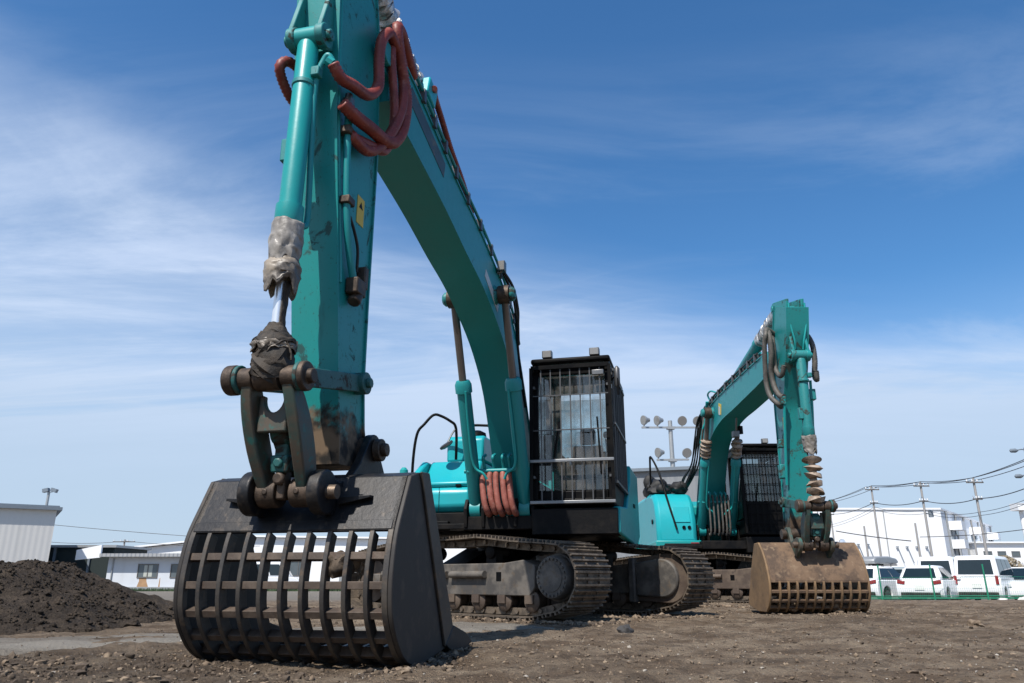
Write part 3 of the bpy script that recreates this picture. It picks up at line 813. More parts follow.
def cab(root, X0, X1, Y0, Y1, Z0, Z1, tidy):
    fm = M['black']; m = MB(); t = 0.07
    ztop = Z1; sl = 0.10                                       # the front leans back slightly at the top
    for y in (Y0 + t / 2, Y1 - t / 2):
        m.bar((X1 - 0.04, y, Z0), (X1 - 0.04 - sl * 0.4, y, ztop), t, t, (1, 0, 0))
        m.bar((X0 + 0.06, y, Z0), (X0 + 0.06, y, ztop), 0.12, t, (1, 0, 0))
        m.bar((X0 + 0.72, y, Z0 + 0.4), (X0 + 0.72, y, ztop), 0.08, t * 0.9, (1, 0, 0))
        m.box(((X0 + X1) / 2, y, Z0 + 0.14), (X1 - X0 - 0.05, t, 0.28))
        m.box(((X0 + X1) / 2, y, ztop - 0.05), (X1 - X0 - 0.05, t, 0.12))
    m.box(((X0 + X1) / 2, (Y0 + Y1) / 2, Z0 + 0.03), (X1 - X0, Y1 - Y0 - 0.01, 0.08))
    m.box((X0 + 0.05, (Y0 + Y1) / 2, Z0 + 0.30), (0.07, Y1 - Y0 - 0.15, 0.54))
    m.box((X1 - 0.06, (Y0 + Y1) / 2, Z0 + 0.08), (0.06, Y1 - Y0 - 0.15, 0.16)); m.box((X1 - 0.08, (Y0 + Y1) / 2, ztop - 0.08), (0.06, Y1 - Y0 - 0.15, 0.12))
    o = m.build('cab', fm, root, 0.012)
    r = MB(); r.box(((X0 + X1) / 2 - 0.01, (Y0 + Y1) / 2, ztop + 0.035), (X1 - X0 + 0.08, Y1 - Y0 + 0.02, 0.07)); r.build('roof', fm, o, 0.025)
    def pane(c, d, g=M['glass'] if tidy else M['glass_dark']): MB().box(c, d).build('window_pane', g, o)
    if not tidy: MB().box((X1 - 0.05, (Y0 + Y1) / 2, Z0 + 0.40), (0.03, Y1 - Y0 - 0.16, 0.50)).build('lower_panel', M['black'], o)
    yc = (Y0 + Y1) / 2; hz = ztop - Z0
    pane((X1 - 0.07, yc, Z0 + 0.16 + (hz - 0.3) / 2), (0.008, Y1 - Y0 - 2 * t - 0.004, hz - 0.32))
    pane((X0 + 0.05, yc, (Z0 + 0.575 + ztop - 0.115) / 2), (0.008, Y1 - Y0 - 2 * t - 0.004, hz - 0.695))
    for y in (Y0 + t / 2, Y1 - t / 2):
        pane((X0 + 0.40, y, Z0 + 0.70 + (hz - 0.85) / 2), (0.50, 0.008, hz - 0.85)); pane(((X0 + 0.77 + X1 - 0.08) / 2, y, Z0 + 0.30 + (hz - 0.42) / 2), (X1 - 0.11 - X0 - 0.78, 0.008, hz - 0.45))
    # seat, console, levers
    s = MB(); xs = X0 + 0.50
    s.box((xs + 0.05, yc, Z0 + 0.50), (0.50, 0.48, 0.14)); s.bar((xs - 0.22, yc, Z0 + 0.52), (xs - 0.32, yc, Z0 + 0.92), 0.42, 0.12, (1, 0, 0)); s.bar((xs - 0.33, yc, Z0 + 0.95), (xs - 0.36, yc, Z0 + 1.17), 0.22, 0.09, (1, 0, 0))
    s.box((xs, yc, Z0 + 0.26), (0.36, 0.36, 0.40)); s.build('seat', M['seat'], o, 0.03)
    s = MB()
    for sy in (-1, 1):
        s.box((xs + 0.12, yc + sy * 0.34, Z0 + 0.62), (0.55, 0.14, 0.22)); s.tube([(xs + 0.32, yc + sy * 0.34, Z0 + 0.7), (xs + 0.36, yc + sy * 0.33, Z0 + 0.9)], 0.016); s.lump((xs + 0.36, yc + sy * 0.33, Z0 + 0.95), 0.035, 2, 0.05, 1.4)
        s.tube([(X1 - 0.35, yc + sy * 0.09, Z0 + 0.1), (X1 - 0.30, yc + sy * 0.10, Z0 + 0.6)], 0.014)
    s.box((X1 - 0.20, Y0 + 0.18, Z0 + 0.75), (0.10, 0.16, 0.22)); s.build('console', M['seat'], o, 0.01)
    # guard cage over the windscreen
    gx = X1 + 0.05; gb, gt = (Z0 + 0.02, ztop - 0.06)
    g = MB()
    ge = MB()
    for y in (Y0 - 0.0, Y1 + 0.0): ge.bar((gx, y, gb), (gx, y, gt), 0.04, 0.04, (1, 0, 0))
    ge.bar((gx, Y0, gt), (gx, Y1, gt), 0.04, 0.05); ge.build('guard_frame', M['black'], o)
    zz = [gb + (gt - gb) * u for u in (0.295, 0.52, 0.78)] if tidy else [gb + (gt - gb) * u for u in (0.12, 0.235, 0.35, 0.465, 0.58, 0.695, 0.81, 0.92)]
    for z in zz[1:] if tidy else zz: g.bar((gx + 0.006, Y0, z), (gx + 0.006, Y1, z), 0.013, 0.012)
    nv = 8
    for i in range(1, nv): y = Y0 + (Y1 - Y0) * i / nv; g.bar((gx - 0.012, y, gb), (gx - 0.012, y, gt), 0.014, 0.014, (1, 0, 0))
    for z in (gb + 0.3, gt - 0.25):
        for y in (Y0 + 0.03, Y1 - 0.03): g.bar((gx, y, z), (X1 - 0.07, y, z), 0.03, 0.03)
    gr = g.build('guard_grille', M['guard'] if tidy else M['black'], o)
    if tidy:
        g = MB()
        for z in (gb, zz[0]): g.bar((gx + 0.014, Y0 - 0.02, z), (gx + 0.014, Y1 + 0.02, z), 0.02, 0.038)
        g.build('guard_rail', M['guard_light'], gr, 0.006)
    # side guard bars on the door side
    g = MB(); ys = Y1 + 0.035
    for x in np.linspace(X0 + 0.25, X1 - 0.05, 7): g.bar((x, ys, Z0 + 0.25), (x, ys, ztop - 0.12), 0.016, 0.016, (1, 0, 0))
    for z in (Z0 + 0.25, Z0 + 0.95, ztop - 0.12): g.bar((X0 + 0.22, ys, z), (X1, ys, z), 0.03, 0.03)
    for x in (X0 + 0.3, X1 - 0.08):
        for z in (Z0 + 0.3, ztop - 0.15): g.bar((x, ys, z), (x, Y1 - 0.03, z), 0.03, 0.03)
    g.build('side_guard', M['guard'], o)
    # roof lamps
    for y in ((Y0 + 0.20, Y1 - 0.18) if tidy else (Y0 + 0.55,)):
        l = MB(); l.box((X1 - 0.02, y, ztop + 0.125), (0.09, 0.125, 0.095)); l.bar((X1 - 0.04, y, ztop + 0.04), (X1 - 0.04, y, ztop + 0.10), 0.03, 0.05, (1, 0, 0))
        lo = l.build('roof_lamp', M['steel'], o, 0.008); MB().box((X1 + 0.027, y, ztop + 0.125), (0.004, 0.10, 0.08)).build('lens', M['lamp_lens'], lo)
    # mirror and wiper
    l = MB(); l.tube([(X1 - 0.04, Y1 + 0.01, ztop - 0.25), (X1 + 0.02, Y1 + 0.09, ztop - 0.22), (X1 + 0.03, Y1 + 0.10, ztop - 0.45)], 0.011); mo = l.build('mirror_arm', M['black'], o)
    l = MB(); l.lathe((X1 + 0.0, Y1 + 0.09, ztop - 0.08), (X1 + 0.0, Y1 + 0.09, ztop - 0.36), [(0, 0.01), (0.12, 0.035), (0.88, 0.035), (1, 0.01)], 14); l.build('mirror', M['guard'], mo)
    l = MB(); l.bar((X1 - 0.055, Y1 - 0.15, Z0 + 0.35), (X1 - 0.055, Y1 - 0.18, Z0 + 1.05), 0.02, 0.02, (1, 0, 0)); l.build('wiper', M['black'], o); l = MB(); l.bar((X1 - 0.05, Y0 + 0.25, Z0 + 0.5), (X1 - 0.05, Y0 + 0.33, Z0 + 1.0), 0.02, 0.02, (1, 0, 0)); l.build('wiper', M['black'], o)
    if tidy:
        l = MB(); l.box((gx + 0.01, Y1 - 0.14, gt - 0.10), (0.03, 0.15, 0.07)); l.build('guard_latch', M['steel'], gr, 0.01)
    return o


def resample(c, n):
    P = [np.array(p, float) for p in c]; L = [0]
    for a, b in zip(P[:-1], P[1:]): L.append(L[-1] + np.linalg.norm(b - a))
    out = []
    for q in np.linspace(0, L[-1], n):
        i = min(int(np.searchsorted(L, q, 'right')) - 1, len(P) - 2); u = (q - L[i]) / max(1e-9, L[i + 1] - L[i]); out.append(tuple(P[i] * (1 - u) + P[i + 1] * u))
    return out


def beam(m, lo, tp, hw, n=40):
    """welded box section: two flanks, a lower and an upper plate, the plates overhanging the flanks a little"""
    lo, tp = resample(lo, n), resample(tp, n)
    def strip(A, B, y0, y1):
        # A, B polylines in (x,z); closed strip solid between y0 and y1
        V = [(x, y, z) for y in (y0, y1) for c in (A, B) for x, z in c]; N = len(A); F = []
        for i in range(N - 1):
            F += [(i, i + 1, N + i + 1, N + i), (2 * N + i + 1, 2 * N + i, 3 * N + i, 3 * N + i + 1), (i + 1, i, 2 * N + i, 2 * N + i + 1), (N + i, N + i + 1, 3 * N + i + 1, 3 * N + i)]
        F += [(0, N, 3 * N, 2 * N), (N - 1, 3 * N - 1, 4 * N - 1, 2 * N - 1)]
        m.add(V, F)
    strip(lo, tp, -hw, hw)
    dl = [((a[0] - b[0]), (a[1] - b[1])) for a, b in zip(lo, tp)]
    lo2 = [(p[0] + d[0] / math.hypot(*d) * 0.016, p[1] + d[1] / math.hypot(*d) * 0.016) for p, d in zip(lo, dl)]
    tp2 = [(p[0] - d[0] / math.hypot(*d) * 0.016, p[1] - d[1] / math.hypot(*d) * 0.016) for p, d in zip(tp, dl)]
    lo1 = [(p[0] - d[0] / math.hypot(*d) * 0.001, p[1] - d[1] / math.hypot(*d) * 0.001) for p, d in zip(lo, dl)]
    tp1 = [(p[0] + d[0] / math.hypot(*d) * 0.001, p[1] + d[1] / math.hypot(*d) * 0.001) for p, d in zip(tp, dl)]
    strip(lo2, lo1, -hw - 0.014, hw + 0.014); strip(tp1, tp2, -hw - 0.014, hw + 0.014)


def boom(root, low, top, hw, mat):
    m = MB(); lo = smooth_poly(low, 4); tp = smooth_poly(top, 4)
    beam(m, lo, tp, hw)
    o = m.build('boom', mat, root, 0.0, ang=30)
    return o


def track_sub(): pass


def excavator(c):
    a = R(c['az'])
    root = thing('excavator', c['label'], 'excavator', (c['ox'], c['oy'], 0), math.atan2(-math.cos(a), -math.sin(a)), 'excavators parked on the dirt lot')
    undercarriage(root, R(c['az'] + c['q']), c['frame_mat'])
    # ---------------- upper structure
    d = MB(); d.box((-0.55, 0, 1.09), (3.3, 2.3, 0.10)); d.box((0.75, 0, 1.10), (1.2, 0.9, 0.16)); d.prism([(0.0, 1.0), (1.15, 1.02), (1.15, 1.10), (0, 1.15)], -1.25, -0.5); d.box((0.95, 0.92, 1.10), (0.9, 1.02, 0.30))
    d.box((1.26, -0.35, 1.07), (0.05, 1.7, 0.07))
    d.build('upper_frame', M['dark_frame'], root, 0.01)
    d = MB(); pts = [(-1.75, -1.33), (-1.75, 1.33), (-2.1, 1.30), (-2.45, 1.05), (-2.7, 0.6), (-2.78, 0), (-2.7, -0.6), (-2.45, -1.05), (-2.1, -1.30)]
    d.prism(pts, 1.08, 1.95, 'z'); d.build('counterweight', M['teal'], root, 0.05)
    d = MB(); d.prism([(-1.74, 1.12), (-0.35, 1.12), (-0.35, 2.02), (-0.7, 2.14), (-1.74, 2.14)], -1.26, 1.30); eh = d.build('engine_hood', M['teal'], root, 0.05)
    d = MB(); d.cyl((-1.4, -0.5, 2.13), (-1.4, -0.5, 2.42), 0.07); d.build('exhaust', M['black'], eh)
    # left side skirt under and behind the cab
    d = MB(); d.prism([(1.30, 1.27), (1.36, 0.96), (-1.15, 0.90), (-1.72, 1.06), (-1.72, 1.98), (-0.40, 1.98), (-0.32, 1.75), (0.30, 1.34)], 1.36, 1.455)
    sk = d.build('side_panel', M['teal'], root, 0.02)
    d = MB(); d.box((-0.75, 1.463, 1.45), (0.16, 0.02, 0.05)); d.build('door_handle', M['black'], sk, 0.006)
    d = MB(); d.box((0.35, 0.92, 1.11), (1.92, 0.86, 0.33)); d.build('cab_floor_box', M['black'], root, 0.03)
    cab(root, -0.26, 1.38, 0.42, 1.40, 1.30, 3.04, c['tidy'])
    # right-hand tool box / tank with stepped front
    if c['tidy']:
        d = MB(); d.prism([(-0.9, 1.26), (1.02, 1.26), (1.10, 1.33), (1.10, 1.52), (1.04, 1.58), (-0.9, 1.58)], -1.30, -0.46); tb = d.build('tool_box', M['teal_bright'], root, 0.035)
        d = MB(); d.prism([(-0.9, 1.585), (1.03, 1.585), (1.06, 1.64), (0.70, 1.80), (0.52, 1.99), (-0.9, 1.99)], -1.18, -0.46); d.build('step_box', M['teal_bright'], tb, 0.03)
        d = MB(); d.prism([(-0.9, 1.995), (0.45, 1.995), (0.45, 2.30), (0.38, 2.36), (-0.9, 2.36)], -0.99, -0.46); d.build('tank_cover', M['teal_bright'], tb, 0.03)
        d = MB(); d.prism([(-0.6, 1.59), (1.05, 1.59), (0.88, 1.82), (0.60, 1.98), (-0.6, 1.98)], -1.29, -1.20); d.build('step_rail', M['teal_bright'], tb, 0.02)
        for y in (-1.05, -0.62): MB().box((1.048, y, 1.60), (0.03, 0.07, 0.03)).build('latch', M['black'], tb)
        MB().box((1.104, -0.86, 1.42), (0.004, 0.006, 0.30)).build('panel_gap', M['black'], tb)
        for z in (1.44, 1.47):
            d = MB(); d.box((1.103, -1.17, z), (0.01, 0.18, 0.012)); d.build('vent', M['black'], tb)
        d = MB(); d.box((0.95, -0.80, 1.18), (0.35, 0.75, 0.14)); d.box((1.05, -0.95, 1.12), (0.30, 0.50, 0.05)); d.build('step_plate', M['dark_frame'], root, 0.01)
        pipe('handrail', [(0.85, -1.32, 1.30), (0.85, -1.33, 1.90), (0.84, -1.29, 2.32), (0.80, -1.20, 2.47), (0.75, -1.09, 2.60), (0.72, -0.98, 2.58), (0.7, -0.86, 2.51), (0.68, -0.80, 2.45), (0.66, -0.785, 2.30), (0.66, -0.785, 1.99)], 0.019, M['black'], root, 10)
        pipe('handrail', [(0.10, -0.76, 2.36), (0.10, -0.77, 2.50), (0.10, -0.72, 2.56), (0.10, -0.5, 2.55), (0.10, -0.22, 2.53), (0.10, -0.17, 2.42), (0.10, -0.17, 1.9)], 0.019, M['black'], root, 10)
        mb = MB(); mb.tube([(0.67, -0.79, 2.42), (0.70, -0.84, 2.33), (0.74, -0.88, 2.22)], 0.012); mo = mb.build('mirror_arm', M['steel'], root)
        mb = MB(); mb.lathe((0.74, -0.88, 2.15), (0.76, -0.91, 2.20), [(0, 0.05), (0.3, 0.10), (0.8, 0.10), (1, 0.06)], 18); mb.build('mirror', M['guard'], mo)
        mb = MB(); mb.lathe((0.98, -1.40, 1.62), (0.98, -1.40, 1.86), [(0, 0.035), (0.1, 0.055), (0.85, 0.055), (1, 0.025)], 16); mb.tube([(0.98, -1.40, 1.64), (0.96, -1.34, 1.50)], 0.012); mb.build('mirror', M['teal'], root)
        mb = MB(); mb.lathe((0.2, -0.62, 2.37), (0.2, -0.62, 2.46), [(0, 0.13), (0.6, 0.12), (1, 0.05)], 16); mb.build('filler_cap', M['black'], tb)
    else:
        d = MB(); d.prism([(-1.72, 1.06), (0.90, 1.06), (1.02, 1.14), (1.00, 1.60), (0.86, 1.98), (0.62, 2.16), (0.2, 2.22), (-1.72, 2.22)], -1.28, -0.46); tb = d.build('tool_box', M['teal_bright'], root, 0.09)
        d = MB(); d.prism([(-0.2, 1.07), (1.06, 1.07), (1.06, 1.20), (-0.2, 1.16)], -1.32, -0.40); d.build('bumper_plate', M['teal'], tb, 0.02)
        d = MB(); d.box((0.955, -0.76, 1.72), (0.02, 0.34, 0.34), Matrix.Rotation(R(-18), 3, 'Y')); d.build('door_panel', M['teal_bright'], tb, 0.008)
        for y in (-0.73, -0.62): MB().cyl((1.00, y, 1.46), (1.028, y, 1.46), 0.035, n=16).build('round_vent', M['black'], tb)
        MB().cyl((0.55, -1.275, 1.60), (0.55, -1.305, 1.60), 0.05, n=16).build('round_vent', M['black'], tb)
        MB().box((1.065, -0.54, 1.13), (0.008, 0.16, 0.06)).build('reflector', M['tail_red'], tb)
        d = MB()
        for i in range(16):
            d.lump((random.uniform(-0.5, 0.55), random.uniform(-1.25, -0.65), 2.25 + random.uniform(0, 0.16)), random.uniform(0.10, 0.2), 2, 0.35, 0.7)
        d.lump((-0.1, -1.2, 2.5), 0.11, 2, 0.3, 1.6); d.build('tarpaulin', M['rubber'], root, ang=60)
        pipe('handrail', [(0.3, -1.24, 2.20), (0.35, -1.24, 2.85), (0.40, -1.22, 2.98), (0.62, -1.10, 2.60), (0.9, -0.98, 1.90), (1.05, -0.88, 1.42)], 0.022, M['black'], root, 10)
    # ---------------- boom, its rams and lines
    bo = boom(root, c['blow'], c['btop'], c['bhw'], M['teal_boom'])
    bp = c['bpin']
    d = MB(); d.cyl((bp[0], -0.40, bp[1]), (bp[0], 0.40, bp[1]), 0.055, n=20)
    for sy in (-1, 1): d.lathe((bp[0], sy * (c['bhw'] + 0.002), bp[1]), (bp[0], sy * 0.24, bp[1]), [(0, 0.12), (0.5, 0.10), (1, 0.09)], 20); d.lathe((bp[0], sy * 0.385, bp[1]), (bp[0], sy * 0.44, bp[1]), [(0, 0.085), (0.5, 0.085), (1, 0.06)], 20)
    d.build('boom_pin', M['teal_grimy'], bo)
    for sy in (-1, 1):
        ram(root, 'boom_cylinder', (c['cfoot'][0], sy * 0.31, c['cfoot'][1]), (bp[0], sy * 0.31, bp[1]), 0.085, 0.045, 0.62, M['teal_boom'], M['rod_dusty'], 0.11, 0.065, 1.2, c.get('boomboot'))
        cf = Vector((c['cfoot'][0], sy * 0.31, c['cfoot'][1])); ct = cf.lerp(Vector((bp[0], sy * 0.31, bp[1])), 0.56)
        pipe('hydraulic_pipe', [ct + Vector((0.10, -sy * 0.05, 0)), ct.lerp(cf, 0.3) + Vector((0.11, -sy * 0.04, 0)), ct.lerp(cf, 0.62) + Vector((0.11, -sy * 0.05, 0)), ct.lerp(cf, 0.70) + Vector((0.12, -sy * 0.16, 0.0)), ct.lerp(cf, 0.75) + Vector((0.12, -sy * 0.20, 0))], 0.017, M['teal'], root)
    bracket = MB(); cx, cz = c['cfoot']
    for y in (-0.42, -0.20, 0.20, 0.42): bracket.prism([(cx - 0.45, cz - 0.28), (cx + 0.10, cz - 0.22), (cx + 0.13, cz), (cx + 0.06, cz + 0.12), (cx - 0.08, cz + 0.10), (cx - 0.40, cz + 0.3)], y - 0.02, y + 0.02)
    bracket.cyl((cx, -0.45, cz), (cx, 0.45, cz), 0.05); bracket.build('cylinder_bracket', M['dark_frame'], root, 0.006)
    hx, hz = c['hbar']
    x = MB(); x.cyl((hx, -0.42, hz), (hx, 0.40, hz), 0.026, n=12)
    for y in (-0.17, -0.05, 0.07, 0.15): x.tube([(hx - 0.05, y, hz - 0.02), (hx + 0.02, y, hz + 0.10), (hx + 0.05, y, hz + 0.16), (hx - 0.05, y, hz + 0.2)], 0.02)
    for y in (-0.33, 0.31): x.box((hx, y, hz), (0.22, 0.05, 0.05))
    x.build('hose_crossbar', M['teal_boom'], root, ang=60)
    hm = M['pink_hose'] if c['tidy'] else M['grey_hose']
    for i, y in enumerate((-0.20, -0.115, -0.03, 0.05, 0.125, 0.195) if not c['tidy'] else (-0.185, -0.10, -0.02, 0.07, 0.15)):
        z1 = c['hbot'] + 0.02 * (i % 2)
        hose('hydraulic_hose', ([(hx - 0.02, y * 0.9, hz - 0.01), (hx + 0.02, y, hz - 0.10), (hx + 0.04, y + 0.03, z1 + 0.15), (hx + 0.0, y + 0.06, z1 + 0.02), (hx - 0.12, y + 0.06, z1), (hx - 0.3, y + 0.04, z1 + 0.12)] if c['tidy'] else [(hx - 0.05, y, hz + 0.10), (hx + 0.01, y, hz + 0.13), (hx + 0.04, y, hz + 0.02), (hx + 0.05, y, hz - 0.25), (hx + 0.04, y, z1 + 0.12), (hx - 0.02, y, z1), (hx - 0.1, y, z1 + 0.03)]), 0.037 if c['tidy'] else 0.019, hm, root, 0.10, 0.026, 10)
    # lines along the boom's upper edge
    tp = smooth_poly(c['btop'], 6); n0, n1 = c['linespan']
    seg = [p for p in tp if n0 <= p[0] <= n1]
    for j, (y, h, r) in enumerate(((c['bhw'] + 0.01, 0.105, 0.018), (c['bhw'] - 0.05, 0.13, 0.018), (c['bhw'] - 0.11, 0.085, 0.017), (-c['bhw'] - 0.01, 0.105, 0.018), (-c['bhw'] + 0.05, 0.12, 0.017))):
        off = offset_curve(seg, h)
        pipe('hydraulic_pipe', [(p[0], y, p[1]) for p in off], r, M['teal_boom'] if j % 2 == 0 else M['black_hose'], bo, 8, 3)
    for k in range(2, len(seg) - 1, 3):
        p = offset_curve(seg, 0.06)[k]
        for sy in (-1, 1): MB().box((p[0], sy * (c['bhw'] - 0.05), p[1]), (0.05, 0.17, 0.13)).build('pipe_clamp', M['guard'], bo)
    c['extras'](root, bo)
    # arm
    m = MB(); fr = c['afront']; bk = c['aback']; hw = 0.15
    beam(m, bk[::-1], fr[::-1], hw, 30)
    ar = m.build('arm', c['arm_mat'], root, 0.0, ang=30)
    ex, ez = c['ear']                                             # ears carrying the head of the bucket ram
    m = MB()
    for y in (-0.105, 0.105):
        m.prism([(ex - 0.45, ez + 0.75), (ex - 0.16, ez + 0.72), (ex - 0.02, ez + 0.36), (ex + 0.07, ez + 0.05), (ex + 0.05, ez - 0.06), (ex - 0.03, ez - 0.09), (ex - 0.12, ez - 0.03), (ex - 0.25, ez - 0.20), (ex - 0.35, ez - 0.20)], y - 0.018, y + 0.018)
        m.cyl((ex, y - 0.03, ez), (ex, y + 0.03, ez), 0.085)
    m.cyl((ex, -0.17, ez), (ex, 0.17, ez), 0.04); m.build('ram_ear', M['teal_grimy'] if c['tidy'] else M['teal_arm_rust'], ar, 0.006)
    # boom-tip clevis and arm-ram lug at the back of the arm
    bx, bz = c['tip']
    m = MB()
    for y in (-0.19, 0.19): m.prism([(bx - 0.45, bz - 0.16), (bx + 0.02, bz - 0.12), (bx + 0.12, bz), (bx + 0.02, bz + 0.13), (bx - 0.45, bz + 0.17)], y - 0.02, y + 0.02)
    m.cyl((bx, -0.24, bz), (bx, 0.24, bz), 0.055); m.cyl((bx, -0.255, bz), (bx, -0.21, bz), 0.09); m.cyl((bx, 0.21, bz), (bx, 0.255, bz), 0.09); m.build('tip_clevis', M['teal_boom'], bo, 0.006)
    ax, az = c['armlug']
    m = MB()
    for y in (-0.11, 0.11): m.prism([(ax + 0.5, az - 0.5), (ax + 0.05, az - 0.16), (ax - 0.09, az - 0.03), (ax - 0.07, az + 0.07), (ax + 0.03, az + 0.09), (ax + 0.6, az - 0.05)], y - 0.02, y + 0.02)
    m.cyl((ax, -0.15, az), (ax, 0.15, az), 0.045); m.build('ram_lug', c['arm_mat'], ar, 0.006)
    sx, sz = c['armram']
    ac = ram(root, 'arm_cylinder', (sx, 0, sz), (ax, 0, az), 0.095, 0.05, c.get('armsplit', 0.66), M['teal_boom'], M['rod_dusty'], 0.1, 0.08, 1.15, rings_boot(M['silver'], -0.02, 0.93, 11, 0.075, 0.12, 0.006))
    m = MB()
    for y in (-0.12, 0.12): m.prism([(sx - 0.22, sz - 0.26), (sx + 0.25, sz - 0.22), (sx + 0.06, sz + 0.07), (sx - 0.06, sz + 0.07)], y - 0.02, y + 0.02)
    m.build('ram_bracket', M['teal_boom'], bo, 0.006)
    # bucket ram, link, bucket
    lx, lz = c['linktop']; qx, qz = c['linkbot']; kx, kz = c['bucketpin']; gx, gz = c['armpin']
    bc = ram(root, 'bucket_cylinder', (ex, 0, ez), (lx, 0, lz), 0.070, 0.032, c['bsplit'], M['teal'] if c['tidy'] else M['teal_grimy'], M['chrome'], 0.075, 0.075, 1.22)
    for f in c['bucketboots']:
        A, B = Vector((ex, 0, ez)), Vector((lx, 0, lz)); f(bc, A, B, (B - A).normalized())
    m = MB(); m.box((ex + 0.02, 0.09, ez - 0.30), (0.06, 0.06, 0.07)); m.lathe((ex + 0.008, 0, ez - 0.36), (ex + 0.01, 0, ez - 0.40), [(0, 0.078), (1, 0.078)], 24)
    m.build('port_fitting', M['teal_grimy'], bc, 0.008)
    m = MB(); m.box((ex - 0.01, -0.085, ez - 0.85), (0.07, 0.06, 0.16)); m.build('port_fitting', M['teal_grimy'], bc, 0.008)
    L = MB(); boss = []
    for sy in (-1, 1):
        def LP(u, d): return (lx + (qx - lx) * u + d, lz + (qz - lz) * u)
        prof = smooth_poly([LP(0.02, -0.06), LP(0.3, -0.085), LP(0.65, -0.085), LP(0.98, -0.06)], 4)
        pr2 = smooth_poly([LP(0.02, 0.06), LP(0.3, 0.085), LP(0.65, 0.09), LP(0.98, 0.07)], 4)
        N = len(prof); bulge = [0.022 * math.sin(math.pi * i / (N - 1)) for i in range(N)]
        V = [(p[0], sy * (yy + bulge[i] * (1.0 if yy > 0.12 else 0.7)), p[1]) for yy in (0.090, 0.157) for cc in (prof, pr2) for i, p in enumerate(cc)]
        F = []
        for i in range(N - 1): F += [(i, i + 1, N + i + 1, N + i), (2 * N + i + 1, 2 * N + i, 3 * N + i, 3 * N + i + 1), (i + 1, i, 2 * N + i, 2 * N + i + 1), (N + i, N + i + 1, 3 * N + i + 1, 3 * N + i)]
        F += [(0, N, 3 * N, 2 * N), (N - 1, 3 * N - 1, 4 * N - 1, 2 * N - 1)]
        if sy < 0: F = [f[::-1] for f in F]
        L.add(V, F)
        bs = MB(); bs.cyl((qx, sy * 0.045, qz), (qx, sy * 0.166, qz), 0.085); bs.cyl((qx + 0.07, sy * 0.10, qz), (qx + 0.092, sy * 0.10, qz), 0.018, n=10); boss.append(bs)
    L.prism([(lx - 0.10, lz - 0.20), (lx - 0.06, lz - 0.20), (qx - 0.04, qz + 0.10), (qx - 0.09, qz + 0.10)], -0.06, 0.06)
    wb_ = [(-0.092, -0.30), (-0.092, -0.085)] + [(0.062 * math.cos(R(a)), -0.10 + 0.085 * math.sin(R(a))) for a in range(170, 375, 17)] + [(0.092, -0.085), (0.092, -0.30)]
    L.prism([(y, lz + z) for y, z in wb_], lx - 0.10, lx - 0.055, 'x')
    lk = L.build('bucket_link', M['teal_link'], root, 0.010)
    for bs in boss: bs.build('link_boss', M['pin'], lk, 0.006)
    m = MB(); m.lathe((lx, -0.275, lz), (lx, -0.09, lz), [(0, 0.075), (0.06, 0.088), (0.38, 0.088), (0.39, 0.067), (1, 0.067)], 24); m.build('link_pin', M['pin'], lk, 0.006)
    m = MB(); m.lathe((lx, 0.275, lz), (lx, 0.09, lz), [(0, 0.042), (0.19, 0.042), (0.2, 0.085), (0.38, 0.088), (0.39, 0.067), (1, 0.067)], 24); m.build('link_pin', M['pin'], lk, 0.006)
    m = MB(); m.cyl((qx, -0.30, qz), (qx, 0.315, qz), 0.042, n=16)
    m.build('link_pin', M['pin_shiny'], lk)
    hx2 = qx + 0.05
    m = MB(); m.cyl((hx2 + 0.05, -0.055, qz + 0.34), (hx2 + 0.05, 0.055, qz + 0.34), 0.075, n=18); m.box((hx2 + 0.02, 0, qz + 0.25), (0.09, 0.085, 0.16)); hk = m.build('lifting_hook', M['teal_guide'], lk, 0.012)
    m = MB(); m.cyl((hx2 + 0.06, -0.15, qz + 0.36), (hx2 + 0.06, 0.075, qz + 0.345), 0.016, n=10); m.cyl((hx2 + 0.06, 0.055, qz + 0.345), (hx2 + 0.06, 0.085, qz + 0.345), 0.035, n=6); m.build('hook_pin', M['pin'], hk)
    m = MB(); m.box((hx2 + 0.03, 0, qz + 0.16), (0.10, 0.11, 0.10), Matrix.Rotation(R(10), 3, 'Y')); m.cyl((hx2 + 0.06, 0, qz + 0.16), (hx2 + 0.10, 0, qz + 0.155), 0.034, n=6); m.build('swivel_block', M['teal_guide'], hk, 0.012)
    m = MB(); m.box((hx2, 0, qz + 0.04), (0.08, 0.05, 0.17)); m.lathe((hx2 + 0.05, 0, qz + 0.07), (hx2 + 0.08, 0, qz + 0.07), [(0, 0.04), (1, 0.034)], 12); m.build('hook_shank', M['pin'], hk, 0.01)
    g = MB()
    for sy in (-1, 1):
        g.bar((lx, sy * 0.19, lz), (gx, sy * 0.19, gz), 0.028, 0.115); g.cyl((gx, sy * 0.155, gz), (gx, sy * 0.235, gz), 0.075); g.cyl((gx, sy * 0.235, gz), (gx, sy * 0.265, gz), 0.035, n=8)
        g.cyl((lx, sy * 0.177, lz), (lx, sy * 0.203, lz), 0.085)
    g.build('guide_link', M['teal_guide'], root, 0.006)
    c['bucket'](root, (kx, kz), (qx, qz))
    c['arm_lines'](root, ar)
    return root


